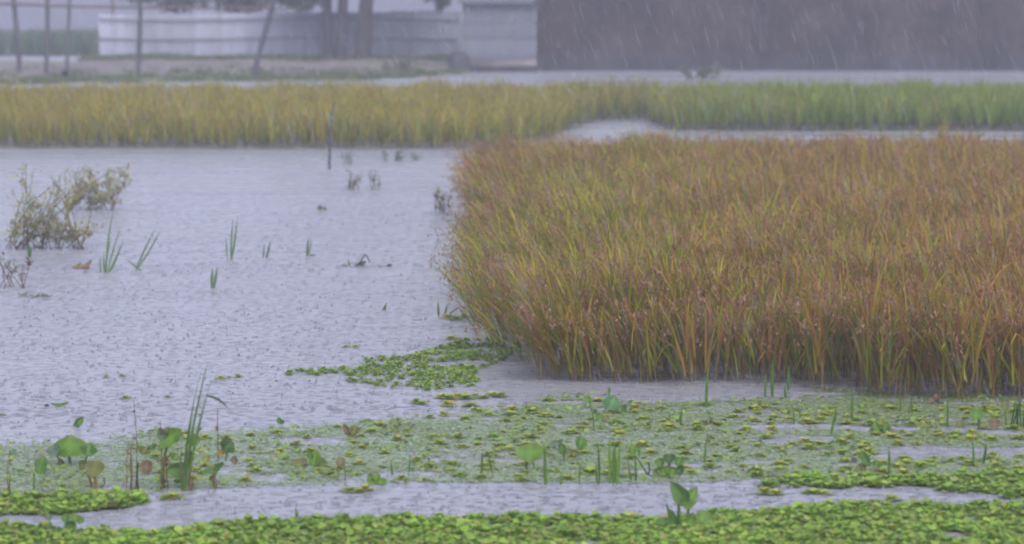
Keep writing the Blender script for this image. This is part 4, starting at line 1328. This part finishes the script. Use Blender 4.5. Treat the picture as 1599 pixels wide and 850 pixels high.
p.blade(411, 403, 413, 380, 3, 0, GG).blade(416, 403, 422, 376, 4, 1, GG)
p = Plant('sedge_tuft', 482, 400, 'small forked sedge right of the faint pale one', 'sedge')
p.blade(480, 400, 482, 372, 5, -1, (.12, .18, .06)).blade(482, 400, 494, 400, 3, -3, GG).blade(482, 398, 487, 372, 2, 1, GG)
p = Plant('sedge_tuft', 46, 402, 'little green sedge at the front edge of the flooded bush', 'sedge')
p.blade(46, 402, 45, 378, 5, -1, MG).blade(47, 402, 48, 384, 4, 1, MG)
p = Plant('dead_leaf', 128, 420, 'curled orange brown leaf floating before the flooded bush', 'dead leaf')
p.leaf(121, 416, 18, 8, 'oval', 25, 30, (.24, .17, .09), .3, .5).leaf(136, 414, 22, 8, 'oval', 30, 25, (.24, .14, .08), .3, .5).stem([(116, 419), (128, 420), (140, 418)], 3, (.20, .14, .07))
p = Plant('twig', 570, 416, 'broken dark twig bent like a tent on the open water', 'twig')
p.stem([(556, 418), (562, 410), (570, 397)], 3, (.09, .09, .05)).stem([(570, 397), (574, 402), (578, 410)], 2.5, (.09, .08, .06)).stem([(533, 418), (560, 417), (610, 416)], 3, DB_)
p.leaf(563, 413, 20, 9, 'oval', 20, 30, (.10, .10, .06)).leaf(538, 416, 12, 6, 'oval', 0, 30, DB_).leaf(608, 415, 9, 6, 'oval', 0, 20, DB_).blade(546, 416, 543, 404, 3, 1, OG)
p = Plant('floating_weed', 502, 329, 'tiny green sprout far out on the open water', 'weed')
p.leaf(499, 325, 9, 9, 'oval', 20, 20, (.10, .16, .08)).leaf(507, 326, 9, 6, 'oval', -30, 20, GG).blade(501, 329, 499, 318, 3, 0, GG)
p = Plant('floating_weed', 600, 485, 'tiny bent shoot before the leaning corner of the rice', 'weed')
p.blade(597, 486, 605, 472, 3, -1, OG).blade(601, 487, 602, 474, 3, 1, OG)
p = Plant('floating_weed', 690, 494, 'two thin shoots standing at the leaning edge of the rice', 'weed')
p.blade(685, 494, 684, 470, 4, 0, OG).blade(694, 494, 698, 474, 4, 1, OG).blade(700, 492, 722, 478, 3, -2, OG)

WEED = [(.40, .39, .12), (.42, .33, .15), (.33, .38, .12), (.38, .28, .14)]
leafy_clump('flooded_bush', 70, 388, 145, 124, 3000, 9, WEED, 'large half drowned bush of brown and green twigs at left', 'bush', nstem=46, wts=[3, 2, 3, 2], foot=.50, lean=.18, low=.08)
leafy_clump('flooded_bush', 136, 328, 100, 68, 1500, 9, WEED, 'smaller drowned bush behind and right of the large one', 'bush', nstem=24, wts=[3, 1, 3, 1], foot=.46, lean=.40, low=.10)
leafy_clump('dead_weed', 18, 450, 70, 58, 110, 13, [(.20, .15, .10), (.16, .12, .08)], 'sparse bleached dead weed before the large drowned bush', 'dead weed', nstem=10)
leafy_clump('floating_weed', 60, 464, 90, 5, 60, 9, [(.15, .20, .06), (.18, .18, .07)], 'flat streak of green weed before the sparse dead weed', 'weed', nstem=5, foot=.5)
leafy_clump('flooded_weed', 554, 297, 34, 28, 85, 9, [(.18, .23, .08), (.15, .22, .08), (.24, .17, .09)], 'left of two small weeds beyond the tent shaped twig', 'weed', nstem=7)
leafy_clump('flooded_weed', 587, 297, 22, 30, 50, 9, [(.18, .23, .09), (.15, .21, .08)], 'right of two small weeds beyond the tent shaped twig', 'weed', nstem=5)
leafy_clump('flooded_weed', 614, 252, 52, 18, 70, 9, [(.13, .18, .08), (.12, .16, .08)], 'pale weed spreading at the foot of the far yellowing rice', 'weed', nstem=8)
leafy_clump('flooded_weed', 648, 250, 28, 12, 30, 8, [(.13, .18, .08), (.12, .16, .08)], 'smallest pale weed right of the spreading one near far rice', 'weed', nstem=5)
leafy_clump('flooded_weed', 543, 258, 24, 18, 30, 8, [(.13, .17, .09), (.12, .16, .08)], 'faint pale weed right of the thin pole', 'weed', nstem=5)
leafy_clump('dead_weed', 692, 333, 40, 40, 130, 11, [(.30, .23, .10), (.27, .25, .09), (.34, .22, .11)], 'brown weed sticking out at the left tip of the ripe rice', 'dead weed', nstem=9)

# thin pole in the water
p = Plant('pole', 514, 264, 'thin dark pole with a pale rag knot standing before the far rice', 'pole')
p.stem([(514, 268), (515, 220), (517, 182)], 4.5, (.06, .065, .07)).stem([(517, 184), (519, 172), (523, 158)], 5, (.10, .12, .06), r1=2)
p.leaf(518, 183, 6, 9, 'oval', 5, 10, (.45, .44, .45), .4, .3, name='rag')

# ------------------------------------------------------------------ rain
n = 15000
Yr = np.r_[rng.uniform(14, 48, n - 500), rng.uniform(5, 14, 500)]
Xr = rng.uniform(-1, 1, n) * (Yr * .17 + 1.0)
Zr = rng.uniform(.05, 1, n) * 5.0
ln = rng.gamma(6, .0075, n)
ax = np.stack([np.full(n, .30) + rng.normal(0, .04, n), rng.normal(0, .05, n), -np.ones(n)], 1)
ax /= np.linalg.norm(ax, axis=1)[:, None]
rad = rng.uniform(.0011, .0019, n)
ang = np.linspace(0, 2 * np.pi, 5, endpoint=False)
e1 = np.cross(ax, (0, 1, 0))
e1 /= np.linalg.norm(e1, axis=1)[:, None]
e2 = np.cross(ax, e1)
C = np.stack([Xr, Yr, Zr], 1)
rows = []
for t, k in ((-1, .15), (-.3, .8), (.5, 1.0), (1, .25)):
    rows.append(C[:, None, :] + ax[:, None, :] * (ln * t)[:, None, None] + (rad * k)[:, None, None] * (np.cos(ang)[None, :, None] * e1[:, None, :] + np.sin(ang)[None, :, None] * e2[:, None, :]))
v = np.stack(rows, 1)                                   # n,4,5,3
idx = np.arange(n * 20).reshape(n, 4, 5)
nx = np.roll(idx, -1, 2)
f = np.stack([idx[:, :-1], nx[:, :-1], nx[:, 1:], idx[:, 1:]], 3).reshape(-1, 4)
m_r, ntr, pr_ = mat('raindrop')
pr_.inputs['Base Color'].default_value = (.75, .77, .82, 1)
pr_.inputs['Roughness'].default_value = .25
pr_.inputs['Alpha'].default_value = .11
mb = MB()
mb.add(v.reshape(-1, 3), f, (.7, .7, .7))
tag(mb.build('rain', m_r), 'slanting rain falling over the whole flooded field', 'rain', kind='stuff')

# little crowns and jets thrown up where drops strike the water
n = 7500
Ys = 17.5 + 26 * rng.uniform(0, 1, n) ** 1.3
Xs = rng.uniform(-1, 1, n) * Ys * .17
px, py = pix(Xs, Ys)
k = ~inside(px, py, near_poly) & ~((px > 250) & (py > 640) & (py < 755)) & (py < 815)
Xs, Ys = Xs[k], Ys[k]
n = len(Xs)
hh = rng.gamma(3, .0030, n)
rr = np.minimum(hh, .012) * rng.uniform(.5, 1.3, n)
ang = np.linspace(0, 2 * np.pi, 6, endpoint=False)
prof = ((0, 1.3), (.3, .8), (.75, .5), (1.0, .12))
rows = [np.stack([Xs[:, None] + np.cos(ang) * (rr * q)[:, None], Ys[:, None] + np.sin(ang) * (rr * q)[:, None], np.repeat((hh * t)[:, None] + .001, 6, 1)], 2) for t, q in prof]
v = np.stack(rows, 1)
idx = np.arange(n * 24).reshape(n, 4, 6)
nx = np.roll(idx, -1, 2)
f = np.stack([idx[:, :-1], nx[:, :-1], nx[:, 1:], idx[:, 1:]], 3).reshape(-1, 4)
m_s, _, ps_ = mat('splash_water')
ps_.inputs['Base Color'].default_value = (.20, .20, .205, 1)
ps_.inputs['Roughness'].default_value = .2
ps_.inputs['IOR'].default_value = 1.333
mb = MB()
mb.add(v.reshape(-1, 3), f, (.2, .2, .2))
tag(mb.build('rain_splashes', m_s), 'tiny splashes thrown up by rain all over the open water', 'splashes', kind='stuff')

# ------------------------------------------------------------------ haze
mh = bpy.data.materials.new('rain_haze')
mh.use_nodes = True
hn = mh.node_tree
for q in list(hn.nodes):
    if q.type == 'BSDF_PRINCIPLED':
        hn.nodes.remove(q)
vol = hn.nodes.new('ShaderNodeVolumePrincipled')
vol.inputs['Color'].default_value = (.90, .90, .97, 1)
vol.inputs['Density'].default_value = .0021
vol.inputs['Anisotropy'].default_value = .1
hn.links.new(vol.outputs[0], hn.nodes['Material Output'].inputs['Volume'])
mb = MB()
box(mb, (-190, -20, -1.2), (190, 440, 10.5), (.5, .5, .5))
hz = mb.build('haze', mh, smooth=False)
tag(hz, 'pale blue grey rain haze filling the air', 'haze', kind='stuff')
